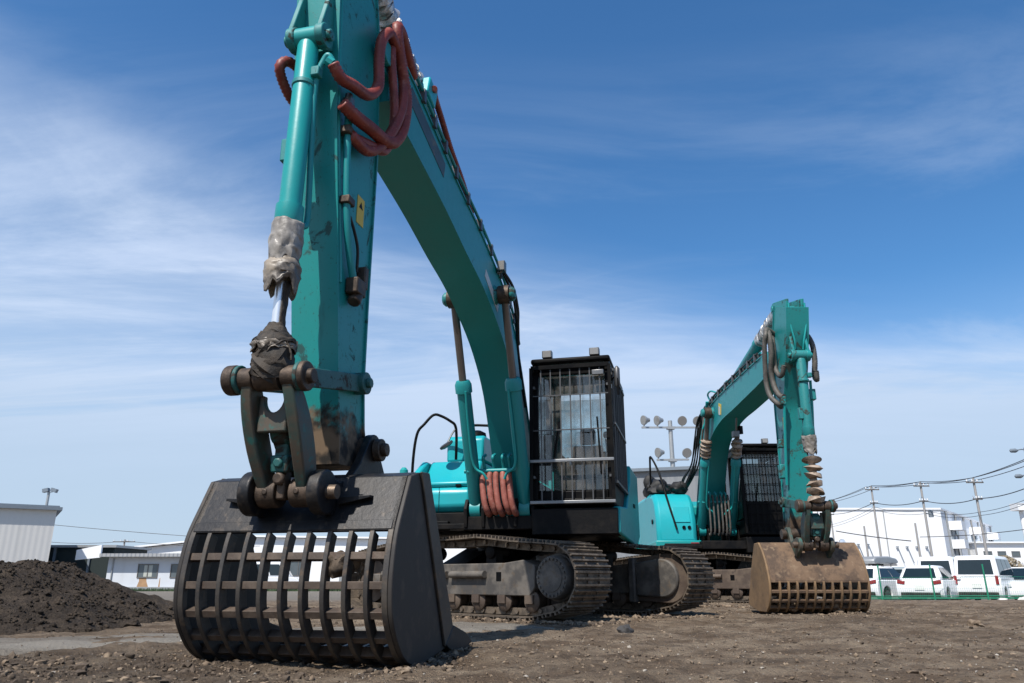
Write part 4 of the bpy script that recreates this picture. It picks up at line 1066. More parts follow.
def make_bucket_ribbed(root, K, Q):
    """black screening bucket: solid back plate above, nine ribs and cross bars below, open towards the machine"""
    W = 0.65
    curve = smooth_poly([(6.13, 1.04), (6.215, 0.885), (6.305, 0.715), (6.345, 0.57), (6.362, 0.40), (6.325, 0.235), (6.20, 0.075), (6.06, -0.005), (5.89, -0.035)], 5)
    bottom = [(5.6, -0.005), (5.28, 0.035), (5.04, 0.035)]
    side = curve + [(5.6, 0.0), (5.24, 0.045), (5.86, 1.085), (6.0, 1.075)]
    bu = MB()                                                      # solid back plate, upper part
    up = [p for p in curve if p[1] >= 0.70]; bu.prism(up + offset_curve(up, -0.022)[::-1], -W, W)
    bu.prism([(6.13, 1.04), (6.0, 1.077), (5.86, 1.087), (5.86, 1.065), (6.0, 1.055), (6.11, 1.022)], -W, W)
    b = bu.build('bucket', M['bucket'], root, 0.004)
    for sy in (-1, 1):
        s = MB(); s.prism(side, sy * W, sy * (W + 0.028)); sp = s.build('side_plate', M['bucket_side'], b, 0.006)
        s = MB(); s.prism([(5.86, 1.088), (6.0, 1.078), (5.46, 0.04), (5.235, 0.043)], sy * (W + 0.0285), sy * (W + 0.045)); s.build('wear_strip', M['rib'], sp, 0.005)
        s = MB(); s.prism([(5.46, 0.05), (5.30, 0.16), (5.02, 0.10), (4.86, 0.03), (5.0, 0.0), (5.3, -0.01)], sy * (W + 0.0), sy * (W + 0.05)); s.build('side_cutter', M['bucket_side'], sp, 0.006)
        s = MB(); rim = [p for p in curve if p[1] <= 1.04]; s.prism(rim + offset_curve(rim, -0.045)[::-1], sy * (W - 0.035), sy * (W - 0.001)); s.build('rib', M['rib'], b, 0.003)
    rc = [p for p in curve if p[1] <= 0.715] + [(5.7, -0.015), (5.45, 0.01), (5.25, 0.03)]
    inn = offset_curve(rc, -0.075)
    ys = [-W + 1.3 * (i + 1) / 10 for i in range(9)]
    for y in ys:
        s = MB(); s.prism(rc + inn[::-1], y - 0.0135, y + 0.0135); s.build('rib', M['rib'], b, 0.003)
    arc = [0]
    for p, q in zip(rc[:-1], rc[1:]): arc.append(arc[-1] + math.dist(p, q))
    ic = offset_curve(rc, -0.045)
    for u in (0.14, 0.305, 0.475, 0.645, 0.82, 1.0, 1.18, 1.36):
        if u > arc[-1]: continue
        i = int(np.searchsorted(arc, u)) - 1; i = max(0, min(i, len(rc) - 2)); t = (u - arc[i]) / (arc[i + 1] - arc[i])
        p = np.array(ic[i]) * (1 - t) + np.array(ic[i + 1]) * t; d = np.array(rc[i + 1]) - np.array(rc[i]); d = d / np.linalg.norm(d); n = np.array([-d[1], d[0]])
        for y0, y1 in zip([-W + 0.001] + [y + 0.0140 for y in ys], [y - 0.0140 for y in ys] + [W - 0.001]): pass
        s = MB(); q = [p - d * 0.021 - n * 0.028, p + d * 0.021 - n * 0.028, p + d * 0.021 + n * 0.028, p - d * 0.021 + n * 0.028]
        s.prism([tuple(x) for x in q], -W + 0.001, W - 0.001); s.build('cross_bar', M['bar'], b, 0.003)
    s = MB(); s.prism([(5.30, 0.012), (5.30, 0.05), (4.95, 0.045), (4.86, 0.03), (4.95, 0.012)], -W, W); s.build('cutting_edge', M['bucket_side'], b, 0.003)
    s = MB(); s.prism([(6.135, 1.01), (6.165, 1.02), (6.335, 0.72), (6.318, 0.705)], -0.5, -0.22); s.prism([(6.135, 1.01), (6.165, 1.02), (6.335, 0.72), (6.318, 0.705)], 0.22, 0.5)
    # stiffener strip at the lower edge of the back plate and gussets by the ears
    s = MB(); s.box((6.285, 0, 0.745), (0.02, 1.27, 0.06), Matrix.Rotation(R(-25), 3, 'Y'))
    for sy in (-1, 1): s.prism([(sy * 0.27, 0.865), (sy * 0.47, 0.905), (sy * 0.47, 0.92), (sy * 0.27, 0.91)], 6.17, 6.255, 'x')
    s.build('stiffener', M['bucket'], b, 0.003)
    kx, kz = K; qx, qz = Q
    for sy in (-1, 1):
        for y in ((0.19, 0.245),):
            s = MB()
            arcp = [(kx + 0.105 * math.cos(R(a)), kz + 0.105 * math.sin(R(a))) for a in range(200, 30, -17)]
            arcq = [(qx + 0.118 * math.cos(R(a)), qz + 0.118 * math.sin(R(a))) for a in range(95, -95, -17)]
            mid = [(kx + 0.22, kz - 0.12), (kx + 0.36, kz - 0.24), (kx + 0.50, kz - 0.27)]
            poly = [(5.45, 1.06)] + arcp + mid + arcq + [(6.20, 0.80), (6.05, 0.95), (5.8, 1.0), (5.45, 1.03)]
            s.prism(poly, sy * y[0], sy * y[1]); s.lathe((qx, sy * (y[0] - 0.01), qz), (qx, sy * (y[1] + 0.012), qz), [(0, 0.122), (0.1, 0.13), (0.9, 0.13), (1, 0.122)], 26); s.build('bucket_ear', M['bucket'], b, 0.006)
    s = MB(); s.cyl((kx, -0.28, kz), (kx, 0.28, kz), 0.05); s.cyl((kx, -0.185, kz), (kx, 0.185, kz), 0.088)
    for sy in (-1, 1): s.cyl((kx, sy * 0.25, kz), (kx, sy * 0.30, kz), 0.075); s.cyl((kx, sy * 0.30, kz), (kx, sy * 0.335, kz), 0.045, n=10)
    s.build('bucket_pin', M['pin'], b, 0.005)
    return b


def make_bucket_grid(root, K, Q):
    """mud-caked bucket whose lower front is a grid of small square holes"""
    W = 0.65
    curve = smooth_poly([(5.80, 0.945), (5.93, 0.83), (6.03, 0.69), (6.10, 0.53), (6.13, 0.40), (6.11, 0.25), (6.03, 0.11), (5.90, 0.02)], 5)
    side = curve + [(5.5, 0.02), (5.05, 0.10), (5.35, 0.60), (5.60, 0.94)]
    up = [p for p in curve if p[1] >= 0.425]; lo = [p for p in curve if p[1] < 0.44]
    bu = MB(); bu.prism(up + offset_curve(up, -0.025)[::-1], -W, W); bu.prism([(5.80, 0.945), (5.60, 0.945), (5.60, 0.92), (5.79, 0.92)], -W, W)
    b = bu.build('bucket', M['mudsteel'], root, 0.004)
    for sy in (-1, 1):
        s = MB(); s.prism(side, sy * W, sy * (W + 0.03)); s.build('side_plate', M['mudsteel_side'], b, 0.008)
    arc = [0]
    for p, q in zip(lo[:-1], lo[1:]): arc.append(arc[-1] + math.dist(p, q))
    lo2 = lo + [(5.7, 0.02), (5.5, 0.03)]; inn = offset_curve(lo2, -0.05)
    for i in range(10):
        y = -W + 1.3 * (i + 1) / 11; s = MB(); s.prism(lo2 + inn[::-1], y - 0.014, y + 0.014); s.build('rib', M['mudsteel_side'], b, 0.003)
    for u in (0.0, 0.14, 0.275, 0.41):
        i = max(0, min(int(np.searchsorted(arc, u)) - 1, len(lo) - 2)); t = (u - arc[i]) / (arc[i + 1] - arc[i]); ic = offset_curve(lo, -0.025)
        p = np.array(ic[i]) * (1 - t) + np.array(ic[i + 1]) * t; d = np.array(lo[i + 1]) - np.array(lo[i]); d = d / np.linalg.norm(d); n = np.array([-d[1], d[0]])
        q = [p - d * 0.018 - n * 0.022, p + d * 0.018 - n * 0.022, p + d * 0.018 + n * 0.022, p - d * 0.018 + n * 0.022]
        s = MB(); s.prism([tuple(x) for x in q], -W + 0.001, W - 0.001); s.build('cross_bar', M['mudsteel'], b, 0.003)
    s = MB(); s.prism([(5.5, 0.0), (5.5, 0.03), (5.0, 0.13), (4.95, 0.12)], -W, W); s.build('cutting_edge', M['mudsteel_side'], b, 0.004)
    kx, kz = K; qx, qz = Q
    for sy in (-1, 1):
        s = MB()
        arcp = [(kx + 0.10 * math.cos(R(a)), kz + 0.10 * math.sin(R(a))) for a in range(200, 30, -17)]
        arcq = [(qx + 0.10 * math.cos(R(a)), qz + 0.10 * math.sin(R(a))) for a in range(95, -95, -17)]
        s.prism([(5.62, 0.93)] + arcp + [(kx + 0.15, kz - 0.11)] + arcq + [(6.0, 0.72), (5.85, 0.85), (5.7, 0.92)], sy * 0.19, sy * 0.24); s.build('bucket_ear', M['teal_link'], b, 0.006)
    s = MB(); s.cyl((kx, -0.28, kz), (kx, 0.28, kz), 0.05); s.cyl((kx, -0.185, kz), (kx, 0.185, kz), 0.085)
    for sy in (-1, 1): s.cyl((kx, sy * 0.25, kz), (kx, sy * 0.31, kz), 0.07)
    s.build('bucket_pin', M['pin'], b, 0.005)
    return b


# ---- the nearer machine
def extras_near(root, bo):
    # white lamp and pale decal on the boom's flank, model lettering near the bend
    d = MB(); d.box((2.35, 0.27, 4.00), (0.10, 0.09, 0.13)); d.bar((2.35, 0.21, 3.92), (2.35, 0.27, 3.95), 0.03, 0.04); l = d.build('boom_lamp', M['steel'], bo, 0.01)
    MB().box((2.403, 0.27, 4.00), (0.006, 0.075, 0.11)).build('lens', M['lamp_lens'], l)
    ang = math.atan2(3.60 - 3.28, 3.35 - 2.25)
    d = MB(); d.box((2.55, 0.2025, 3.62), (0.62, 0.004, 0.11), Matrix.Rotation(-R(22), 3, 'Y')); d.build('decal', M['white_sticker'], bo)
    dk = Matrix.Rotation(-R(13), 3, 'Y')
    MB().box((4.80, 0.2025, 4.28), (0.95, 0.004, 0.17), dk).build('marking', M['marking'], bo)
    rd = [(4.75, 0.22, 4.80), (4.45, 0.12, 4.93), (4.15, 0.10, 4.85), (3.85, 0.10, 4.70), (3.5, 0.12, 4.52), (3.2, 0.14, 4.30)]
    hose('hydraulic_hose', rd, 0.03, M['red_hose'], root); hose('hydraulic_hose', [(x, y - 0.06, z - 0.03) for x, y, z in rd], 0.026, M['red_hose'], root)
    d = MB(); d.box((4.72, 0.16, 4.78), (0.22, 0.08, 0.20), Matrix.Rotation(R(-15), 3, 'Y')); d.build('valve_block', M['teal_bright'], bo, 0.015)
    pipe('hydraulic_pipe', [(2.3, 0.24, 4.02), (2.05, 0.33, 3.86), (1.90, 0.36, 3.62), (1.80, 0.34, 3.45), (1.6, 0.30, 3.25)], 0.018, M['black_hose'], root)
    pipe('hydraulic_pipe', [(2.2, 0.23, 4.02), (1.92, 0.30, 3.80), (1.78, 0.31, 3.55), (1.55, 0.27, 3.35), (1.2, 0.24, 2.95), (0.95, 0.24, 2.6)], 0.017, M['black_hose'], root)


def arm_lines_near(root, ar):
    rh = M['red_hose']
    A = [(6.60, 0.19, 3.69), (6.53, 0.22, 3.62), (6.42, 0.25, 3.64), (6.20, 0.26, 3.715), (6.04, 0.26, 3.90), (6.03, 0.25, 4.12), (6.03, 0.26, 4.30), (5.95, 0.27, 4.44), (5.86, 0.27, 4.47), (5.70, 0.27, 4.40), (5.62, 0.28, 4.2), (5.66, 0.29, 3.95), (5.80, 0.28, 3.66), (5.95, 0.26, 3.45), (6.12, 0.24, 3.32), (6.33, 0.22, 3.31)]
    hose('hydraulic_hose', A, 0.040, rh, root)
    B = [(6.47, 0.21, 3.47), (6.36, 0.26, 3.43), (6.15, 0.28, 3.465), (5.92, 0.29, 3.51), (5.74, 0.29, 3.62), (5.60, 0.29, 3.84), (5.57, 0.29, 4.12), (5.67, 0.28, 4.33), (5.78, 0.28, 4.52), (5.78, 0.27, 4.63), (5.64, 0.25, 4.68), (5.45, 0.22, 4.66), (5.2, 0.19, 4.60)]
    hose('hydraulic_hose', B, 0.046, rh, root)
    Cc = [(6.33, 0.21, 3.31), (6.10, 0.24, 3.38), (5.86, 0.26, 3.47), (5.74, 0.26, 3.70), (5.73, 0.26, 3.95), (5.80, 0.25, 4.30), (5.78, 0.24, 4.5), (5.62, 0.22, 4.60), (5.3, 0.16, 4.58)]
    hose('hydraulic_hose', Cc, 0.034, rh, root)
    D = [(6.46, -0.13, 3.80), (6.56, -0.17, 3.80), (6.60, -0.20, 3.73), (6.52, -0.21, 3.66), (6.40, -0.20, 3.60), (6.2, -0.21, 3.66), (6.02, -0.21, 3.95), (5.85, -0.21, 4.3), (5.5, -0.18, 4.6)]
    hose('hydraulic_hose', D, 0.034, rh, root)
    pipe('hydraulic_pipe', [(6.58, 0.19, 3.70), (6.60, 0.155, 3.76), (6.60, 0.12, 3.72), (6.60, 0.085, 3.62), (6.59, 0.07, 3.45), (6.56, 0.065, 3.1), (6.52, 0.06, 2.62), (6.56, 0.055, 2.54), (6.60, 0.05, 2.50)], 0.020, M['teal_boom'], ar, 10)
    m = MB(); m.cyl((6.60, 0.15, 3.72), (6.585, 0.185, 3.695), 0.035, n=8); m.build('hose_fitting', M['teal'], ar)
    pipe('hydraulic_pipe', [(6.34, 0.195, 3.55), (6.31, 0.195, 3.1), (6.25, 0.195, 2.72), (6.17, 0.195, 2.50), (6.10, 0.195, 2.36)], 0.026, M['teal_boom'], ar, 10)
    pipe('hydraulic_pipe', [(6.22, 0.20, 2.76), (6.12, 0.19, 2.70), (6.04, 0.185, 2.60), (6.0, 0.17, 2.45)], 0.011, M['black_hose'], ar)
    for x, z in ((6.335, 3.34), (6.265, 2.85)):
        m = MB(); m.box((x, 0.195, z), (0.095, 0.075, 0.055)); m.build('pipe_clamp', M['pin'], ar, 0.008)
    m = MB(); m.cyl((6.35, 0.195, 3.52), (6.352, 0.195, 3.58), 0.042, n=8); m.cyl((6.352, 0.195, 3.58), (6.353, 0.195, 3.62), 0.026, n=10); m.build('hose_fitting', M['steel'], ar)
    m = MB(); m.box((6.06, 0.20, 2.31), (0.14, 0.09, 0.11)); m.box((5.95, 0.19, 2.42), (0.06, 0.07, 0.16)); m.cyl((6.08, 0.2, 2.2), (6.02, 0.2, 2.3), 0.045, n=10); m.build('hose_fitting', M['pin'], ar, 0.01)
    m = MB(); m.box((5.97, 0.152, 2.93), (0.11, 0.004, 0.21)); m.build('warning_label', M['yellow'], ar)
    m = MB(); m.prism([(5.94, 2.95), (6.00, 2.95), (5.97, 3.0)], 0.1545, 0.156); m.build('label_mark', M['black'], ar)
    pipe('edge_strip', [(6.50, 0.153, 4.6), (6.47, 0.153, 4.1), (6.405, 0.153, 3.45), (6.275, 0.153, 2.75), (6.20, 0.153, 2.3)], 0.014, M['teal'], ar)


near = dict(
    label='nearer large teal excavator with a black ribbed bucket and red hoses', az=13.36, q=46, ox=0.16, oy=10.65, tidy=True, frame_mat=M['frame'],
    blow=[(0.25, 1.25), (0.70, 1.69), (1.12, 2.34), (1.40, 2.74), (1.80, 3.06), (2.25, 3.29), (2.97, 3.53), (3.6, 3.65), (4.3, 3.80), (5.0, 3.91), (5.72, 4.02)],
    btop=[(-0.05, 1.55), (0.25, 2.05), (0.54, 2.42), (0.95, 2.98), (1.30, 3.38), (1.68, 3.68), (2.1, 3.89), (2.97, 4.10), (3.9, 4.25), (4.6, 4.40), (5.2, 4.52), (5.72, 4.58)],
    bhw=0.20, bpin=(2.38, 3.63), cfoot=(1.27, 1.27), hbar=(1.45, 1.715), hbot=1.21, linespan=(1.2, 5.3),
    afront=[(6.56, 5.05), (6.525, 4.40), (6.44, 3.49), (6.31, 2.75), (6.22, 2.17), (6.12, 1.60), (6.04, 1.14)],
    aback=[(6.05, 5.15), (5.88, 4.56), (5.77, 3.54), (5.775, 2.3), (5.765, 1.72), (5.72, 1.40), (5.62, 1.16)],
    arm_mat=M['teal_arm'], ear=(6.60, 3.92), tip=(5.86, 4.32), armlug=(5.80, 5.20), armram=(2.75, 4.33), linktop=(6.66, 1.545), linkbot=(6.36, 0.93), bucketpin=(5.70, 1.275), armpin=(5.86, 1.70), bsplit=0.60,
    bucketboots=[ragged_boot(M['cloth'], 0.585, 0.70, [(0, 0.084), (0.5, 0.090), (0.8, 0.082), (1, 0.070)], 3.3), ragged_boot(M['cloth_dark'], 0.685, 0.765, [(0, 0.068), (0.3, 0.098), (0.7, 0.098), (1, 0.085)], 6.7), ragged_boot(M['rag'], 0.755, 0.87, [(0, 0.050), (0.4, 0.043), (1, 0.040)], 9.2, jag=0.6, half=True), ragged_boot(M['rag'], 0.862, 0.925, [(0, 0.038), (0.3, 0.060), (0.8, 0.112), (1, 0.118)], 8.1), ragged_boot(M['cloth_dark'], 0.90, 0.935, [(0, 0.075), (0.6, 0.12), (1, 0.118)], 4.4), rings_boot(M['rag'], 0.925, 0.985, 6, 0.098, 0.130, 0.006, 0.9)],
    bucket=make_bucket_ribbed, extras=extras_near, arm_lines=arm_lines_near)
excavator(near)
mb = MB(); mb.lump((0, 0, 0), 0.062, 3, 0.45, 1.75); lump = mb.build('soil_lump', M['clod_dark'], ang=60)
lump['label'] = 'dried soil lump stuck between the ribs of the black bucket'; lump['category'] = 'soil lump'


def at_machine(c, X, Y, Z):
    a = R(c['az']); return (c['ox'] - math.sin(a) * X + math.cos(a) * Y, c['oy'] - math.cos(a) * X - math.sin(a) * Y, Z)


lump.location = at_machine(near, 6.29, 0.325, 0.53)


# ---- the farther machine
def extras_far(root, bo):
    d = MB(); d.box((2.75, 0.0, 3.05), (0.13, 0.12, 0.12)); d.bar((2.80, 0, 3.10), (2.9, 0, 3.34), 0.03, 0.03); l = d.build('boom_lamp', M['steel'], bo, 0.01)
    d = MB(); d.cyl((2.25, 0.24, 3.15), (2.25, 0.24, 3.30), 0.05); d.build('horn', M['black'], bo)
    d = MB(); d.box((2.55, -0.2025, 3.58), (0.20, 0.004, 0.20), Matrix.Rotation(R(20), 3, 'Y')); d.build('decal', M['yellow'], bo)
    d = MB(); d.box((2.52, -0.2055, 3.55), (0.11, 0.003, 0.16), Matrix.Rotation(R(20), 3, 'Y')); d.build('decal', M['white_sticker'], bo)
    for i in range(7):
        dy = -0.26 - 0.035 * (i % 4); k = 0.085 * i
        hose('hydraulic_hose', [(1.80 - k * 0.5, dy + 0.06, 3.84 - k * 0.3), (1.50 - k * 0.7, dy, 3.80 - k * 0.8), (1.20 - k * 0.5, dy - 0.03, 3.30 - k * 0.2), (0.95 - k * 0.9, dy - 0.05, 2.80), (0.55 - k * 1.0, dy - 0.10 - 0.01 * i, 2.55 - 0.05 * (i % 3)), (0.05 - k * 0.4, dy - 0.16, 2.34)], 0.0165, M['black_hose'], root, 0.04)
    for i in range(3):
        hose('hydraulic_hose', [(1.95, -0.24 - 0.03 * i, 3.86), (1.75, -0.30, 3.72 - 0.08 * i), (1.72, -0.36, 3.35), (1.5, -0.38, 2.9 + 0.1 * i)], 0.02, M['teal'] if i else M['grey_hose'], root, 0.03)
    pipe('hydraulic_pipe', [(1.9, -0.2, 3.86), (1.85, -0.24, 4.02), (2.1, -0.24, 4.04), (2.4, -0.2, 3.94)], 0.018, M['teal'], bo)
    for x0 in (2.6, 3.4, 4.2):
        pipe('hydraulic_hose', [(x0, 0.0, 3.86), (x0 + 0.2, 0.02, 3.97), (x0 + 0.5, 0.0, 3.95), (x0 + 0.75, -0.02, 3.88)], 0.02, M['black_hose'], bo)


def arm_lines_far(root, ar):
    g = M['grey_hose']
    ha = [(5.95, -0.12, 4.00), (6.05, -0.28, 4.06), (6.14, -0.34, 3.95), (6.10, -0.36, 3.80), (6.97 - 0.95, -0.36, 3.43), (5.98, -0.35, 3.22), (6.03, -0.33, 3.03), (6.12, -0.27, 2.90), (6.05, -0.19, 2.86)]
    hose('hydraulic_hose', [(x - 0.10, y, z) for x, y, z in ha], 0.036, g, root)
    hose('hydraulic_hose', [(5.75, -0.14, 4.02), (5.85, -0.26, 4.08), (6.02, -0.28, 3.95), (6.02, -0.28, 3.65), (5.93, -0.28, 3.39), (5.95, -0.26, 3.16), (6.03, -0.22, 3.01), (6.1, -0.19, 2.98)], 0.040, g, root)
    hose('hydraulic_hose', [(5.85, -0.2, 4.0), (5.95, -0.21, 3.85), (5.95, -0.22, 3.48), (6.05, -0.21, 3.32), (6.15, -0.2, 3.30), (6.22, -0.18, 3.42)], 0.034, g, root)
    hose('hydraulic_hose', [(5.8, 0.2, 3.95), (6.05, 0.25, 3.95), (6.20, 0.27, 3.75), (6.22, 0.27, 3.50), (6.20, 0.25, 3.28), (6.32, 0.23, 3.18), (6.36, 0.22, 3.3)], 0.036, g, root)
    hose('hydraulic_hose', [(5.7, 0.2, 3.9), (5.95, 0.27, 3.98), (6.12, 0.30, 3.80), (6.14, 0.31, 3.55), (6.16, 0.28, 3.35)], 0.036, g, root)
    for y in (-0.10, 0.13): pipe('hydraulic_pipe', [(6.46, y, 4.30), (6.44, y, 4.0), (6.42, y * 0.6, 3.75), (6.38, y * 0.5, 3.62)], 0.014, M['teal'], ar)
    pipe('hydraulic_pipe', [(6.10, -0.185, 2.95), (6.0, -0.185, 2.6), (5.86, -0.185, 2.0), (5.80, -0.18, 1.75)], 0.022, M['teal'], ar)
    pipe('hydraulic_pipe', [(6.20, 0.18, 3.2), (6.12, 0.19, 2.8), (6.0, 0.19, 2.3)], 0.02, M['teal'], ar)
    m = MB(); m.box((5.90, -0.166, 2.62), (0.07, 0.003, 0.20)); m.build('warning_label', M['yellow'], ar)
    m = MB(); m.box((6.14, 0.20, 3.0), (0.10, 0.09, 0.16)); m.box((6.06, -0.20, 2.93), (0.10, 0.07, 0.12)); m.box((5.72, -0.2, 1.95), (0.12, 0.09, 0.2)); m.box((5.78, -0.2, 2.35), (0.1, 0.08, 0.12)); m.build('hose_fitting', M['teal_grimy'], ar, 0.01)


far = dict(
    label='farther teal excavator with a mud-brown grid bucket and grey hoses', az=1.0, q=58, ox=4.253, oy=16.8, tidy=False, frame_mat=M['frame_brown'],
    blow=[(0.05, 1.25), (0.50, 1.75), (0.90, 2.35), (1.25, 2.85), (1.60, 3.12), (2.05, 3.27), (2.67, 3.36), (3.4, 3.38), (4.2, 3.41), (5.14, 3.45), (5.60, 3.50)],
    btop=[(-0.25, 1.55), (0.1, 2.15), (0.42, 2.62), (0.75, 3.06), (1.1, 3.42), (1.5, 3.68), (1.95, 3.80), (2.95, 3.83), (4.0, 3.83), (4.9, 3.82), (5.60, 3.80)],
    bhw=0.20, bpin=(2.0, 3.62), cfoot=(0.75, 1.40), hbar=(1.05, 1.96), hbot=1.30, linespan=(1.2, 5.2),
    afront=[(6.50, 4.22), (6.40, 3.85), (6.215, 3.415), (5.945, 2.88), (5.83, 2.2), (5.76, 1.7), (5.70, 1.15)],
    aback=[(6.00, 4.42), (5.78, 3.95), (5.70, 3.37), (5.55, 2.97), (5.52, 2.4), (5.50, 1.75), (5.42, 1.12)],
    arm_mat=M['teal_arm_rust'], ear=(6.40, 3.52), tip=(5.74, 3.66), armlug=(5.86, 4.42), armram=(2.9, 3.98), armsplit=0.62, linktop=(6.35, 1.40), linkbot=(6.12, 0.90), bucketpin=(5.72, 1.06), armpin=(5.62, 1.52), bsplit=0.56,
    boomboot=rings_boot(M['boot_tan'], 0.02, 0.42, 5, 0.055, 0.115, 0.004),
    bucketboots=[ragged_boot(M['cloth'], 0.55, 0.66, [(0, 0.09), (0.5, 0.085), (1, 0.075)], 5.1), rings_boot(M['boot_tan'], 0.68, 0.985, 6, 0.045, 0.125, 0.010, 2.6)],
    bucket=make_bucket_grid, extras=extras_far, arm_lines=arm_lines_far)
excavator(far)

mb = MB()  # soil added inside the far bucket so the grid holes look dark
for i in range(60):
    mb.lump((random.uniform(-0.30, 0.22), random.uniform(-0.58, 0.58), random.uniform(0.0, 0.30)), random.uniform(0.05, 0.12), 2, 0.35, 0.8)
so = mb.build('added_soil', M['clod'], ang=60); so.location = at_machine(far, 5.66, 0, 0.06); so.rotation_euler.z = math.atan2(-math.cos(R(far['az'])), -math.sin(R(far['az'])))
tag(so, 'lumps of soil added inside the mud-brown grid bucket to darken its holes', 'soil')

# ------------------------------------------------------------------ buildings, poles, cars, fence
CT, ST = math.cos(R(17.5)), math.sin(R(17.5))


def wall_panel(name, mat, parent, x0, x1, z0, z1, y=0.0, t=0.12):
    return MB().box(((x0 + x1) / 2, y + t / 2, (z0 + z1) / 2), (x1 - x0, t, z1 - z0)).build(name, mat, parent)


def window(parent, x, z, w, h, y=0.0, fm='win_frame', split=2, gm='window'):
    f = MB(); e = 0.06
    for zz in (z, z + h): f.box((x + w / 2, y - 0.02, zz), (w + e, 0.08, e))
    for i in range(split + 1): f.box((x + w * i / split, y - 0.02, z + h / 2), (e, 0.075, h - e))
    o = f.build('window', M[fm], parent); MB().box((x + w / 2, y - 0.004, z + h / 2), (w - e, 0.012, h - e)).build('pane', M[gm], o); return o


# beige warehouse at the left edge
b = thing('warehouse', 'beige ribbed-metal warehouse at the left edge above the soil heap', 'warehouse', (-36.4, 61.6, -0.4), R(33))
MB().box((-15, 7, 3.05), (30, 14, 6.1)).build('wall', M['beige_siding'], b)
r = MB(); r.box((-14.9, 6.9, 6.22), (30.5, 14.6, 0.24)); r.build('roof_edge', M['cap'], b); r = MB(); r.box((-14.9, 6.95, 6.40), (30.1, 14.2, 0.12)); r.build('roof', M['cap'], b)
# dark shed and the house with its white parapet
b = thing('shed', 'low shed with dark open front beside the beige warehouse', 'shed', (-34.3, 66.5, -0.4), 0)
MB().box((-4.0, 3, 1.7), (9, 6, 3.4)).build('wall', M['dark_void'], b); MB().box((-4.0, 2.9, 3.52), (9.6, 6.6, 0.2)).build('roof', M['galv'], b)  # solid box, its dark colour stands for the shaded open front
for x in (-7.5, -4.5, -1.5): MB().box((x, -0.07, 1.7), (0.18, 0.14, 3.4)).build('post', M['cap'], b)
b = thing('house', 'low white house with grey eave and rust stain under its window', 'house', (-33.4, 65, -0.4), R(-2))
MB().box((5.0, 3.5, 1.3), (10.0, 7.0, 2.6)).build('wall', M['house_wall'], b)
e = MB(); e.box((5.3, 3.3, 2.74), (11.4, 8.2, 0.26)); e.build('roof', M['eave'], b); MB().box((5.0, -0.1, 0.12), (10.04, 0.12, 0.24)).build('plinth', M['galv'], b)
p = MB(); p.prism([(-2.4, 2.35), (-0.35, 2.55), (-0.35, 3.55), (-2.4, 3.15)], -0.75, -0.55); p.build('parapet', M['white_wall_far'], b)
w = window(b, 2.60, 0.98, 1.65, 1.05); MB().box((3.45, -0.012, 1.5), (0.7, 0.008, 0.9)).build('curtain', M['curtain'], w)
window(b, 5.35, 0.98, 1.4, 1.05); window(b, 8.0, 0.98, 1.4, 1.05)
s = MB(); s.prism([(2.66, 0.25), (3.62, 0.25), (3.5, 0.5), (3.42, 0.7), (3.40, 0.95), (2.76, 0.95), (2.80, 0.7), (2.72, 0.45)], -0.003, -0.0005); s.build('rust_stain', M['rust'], b)
s = MB(); s.prism([(4.45, 0.25), (4.58, 0.25), (4.55, 0.95), (4.5, 0.95)], -0.003, -0.0005); s.build('rust_stain', M['rust'], b)
s = MB(); s.cyl((0.45, -0.08, 0.1), (0.45, -0.08, 2.5), 0.05, n=8); s.build('downpipe', M['galv'], b)
# long white hall behind the ribbed bucket
b = thing('hall', 'long white gable-roofed hall behind the ribbed black bucket', 'hall', (-41, 86, -0.4), 0)
MB().prism([(0, 0), (38, 0), (38, 4.9), (11, 5.25), (0, 4.1)], 0, 20).build('wall', M['white_wall_far'], b)
r = MB(); r.prism([(-0.4, 4.15), (11, 5.3), (38.4, 4.95), (38.4, 5.12), (11, 5.5), (-0.4, 4.32)], -0.5, 20.5); r.build('roof', M['white_wall_far'], b)
for i in range(8): window(b, 3.5 + i * 4.4, 1.2, 1.9, 1.5)
MB().box((24, -0.06, 1.7), (3.6, 0.1, 3.4)).build('shutter_door', M['galv'], b)
# grey hall between the machines
b = thing('warehouse', 'grey metal warehouse between the two excavators', 'warehouse', (-1.2, 47, -0.4), R(-17))
MB().box((8.7, 7, 3.42), (17.4, 14, 6.84)).build('wall', M['grey_siding'], b); MB().box((8.7, 6.95, 6.93), (17.8, 14.4, 0.18)).build('roof', M['cap'], b)
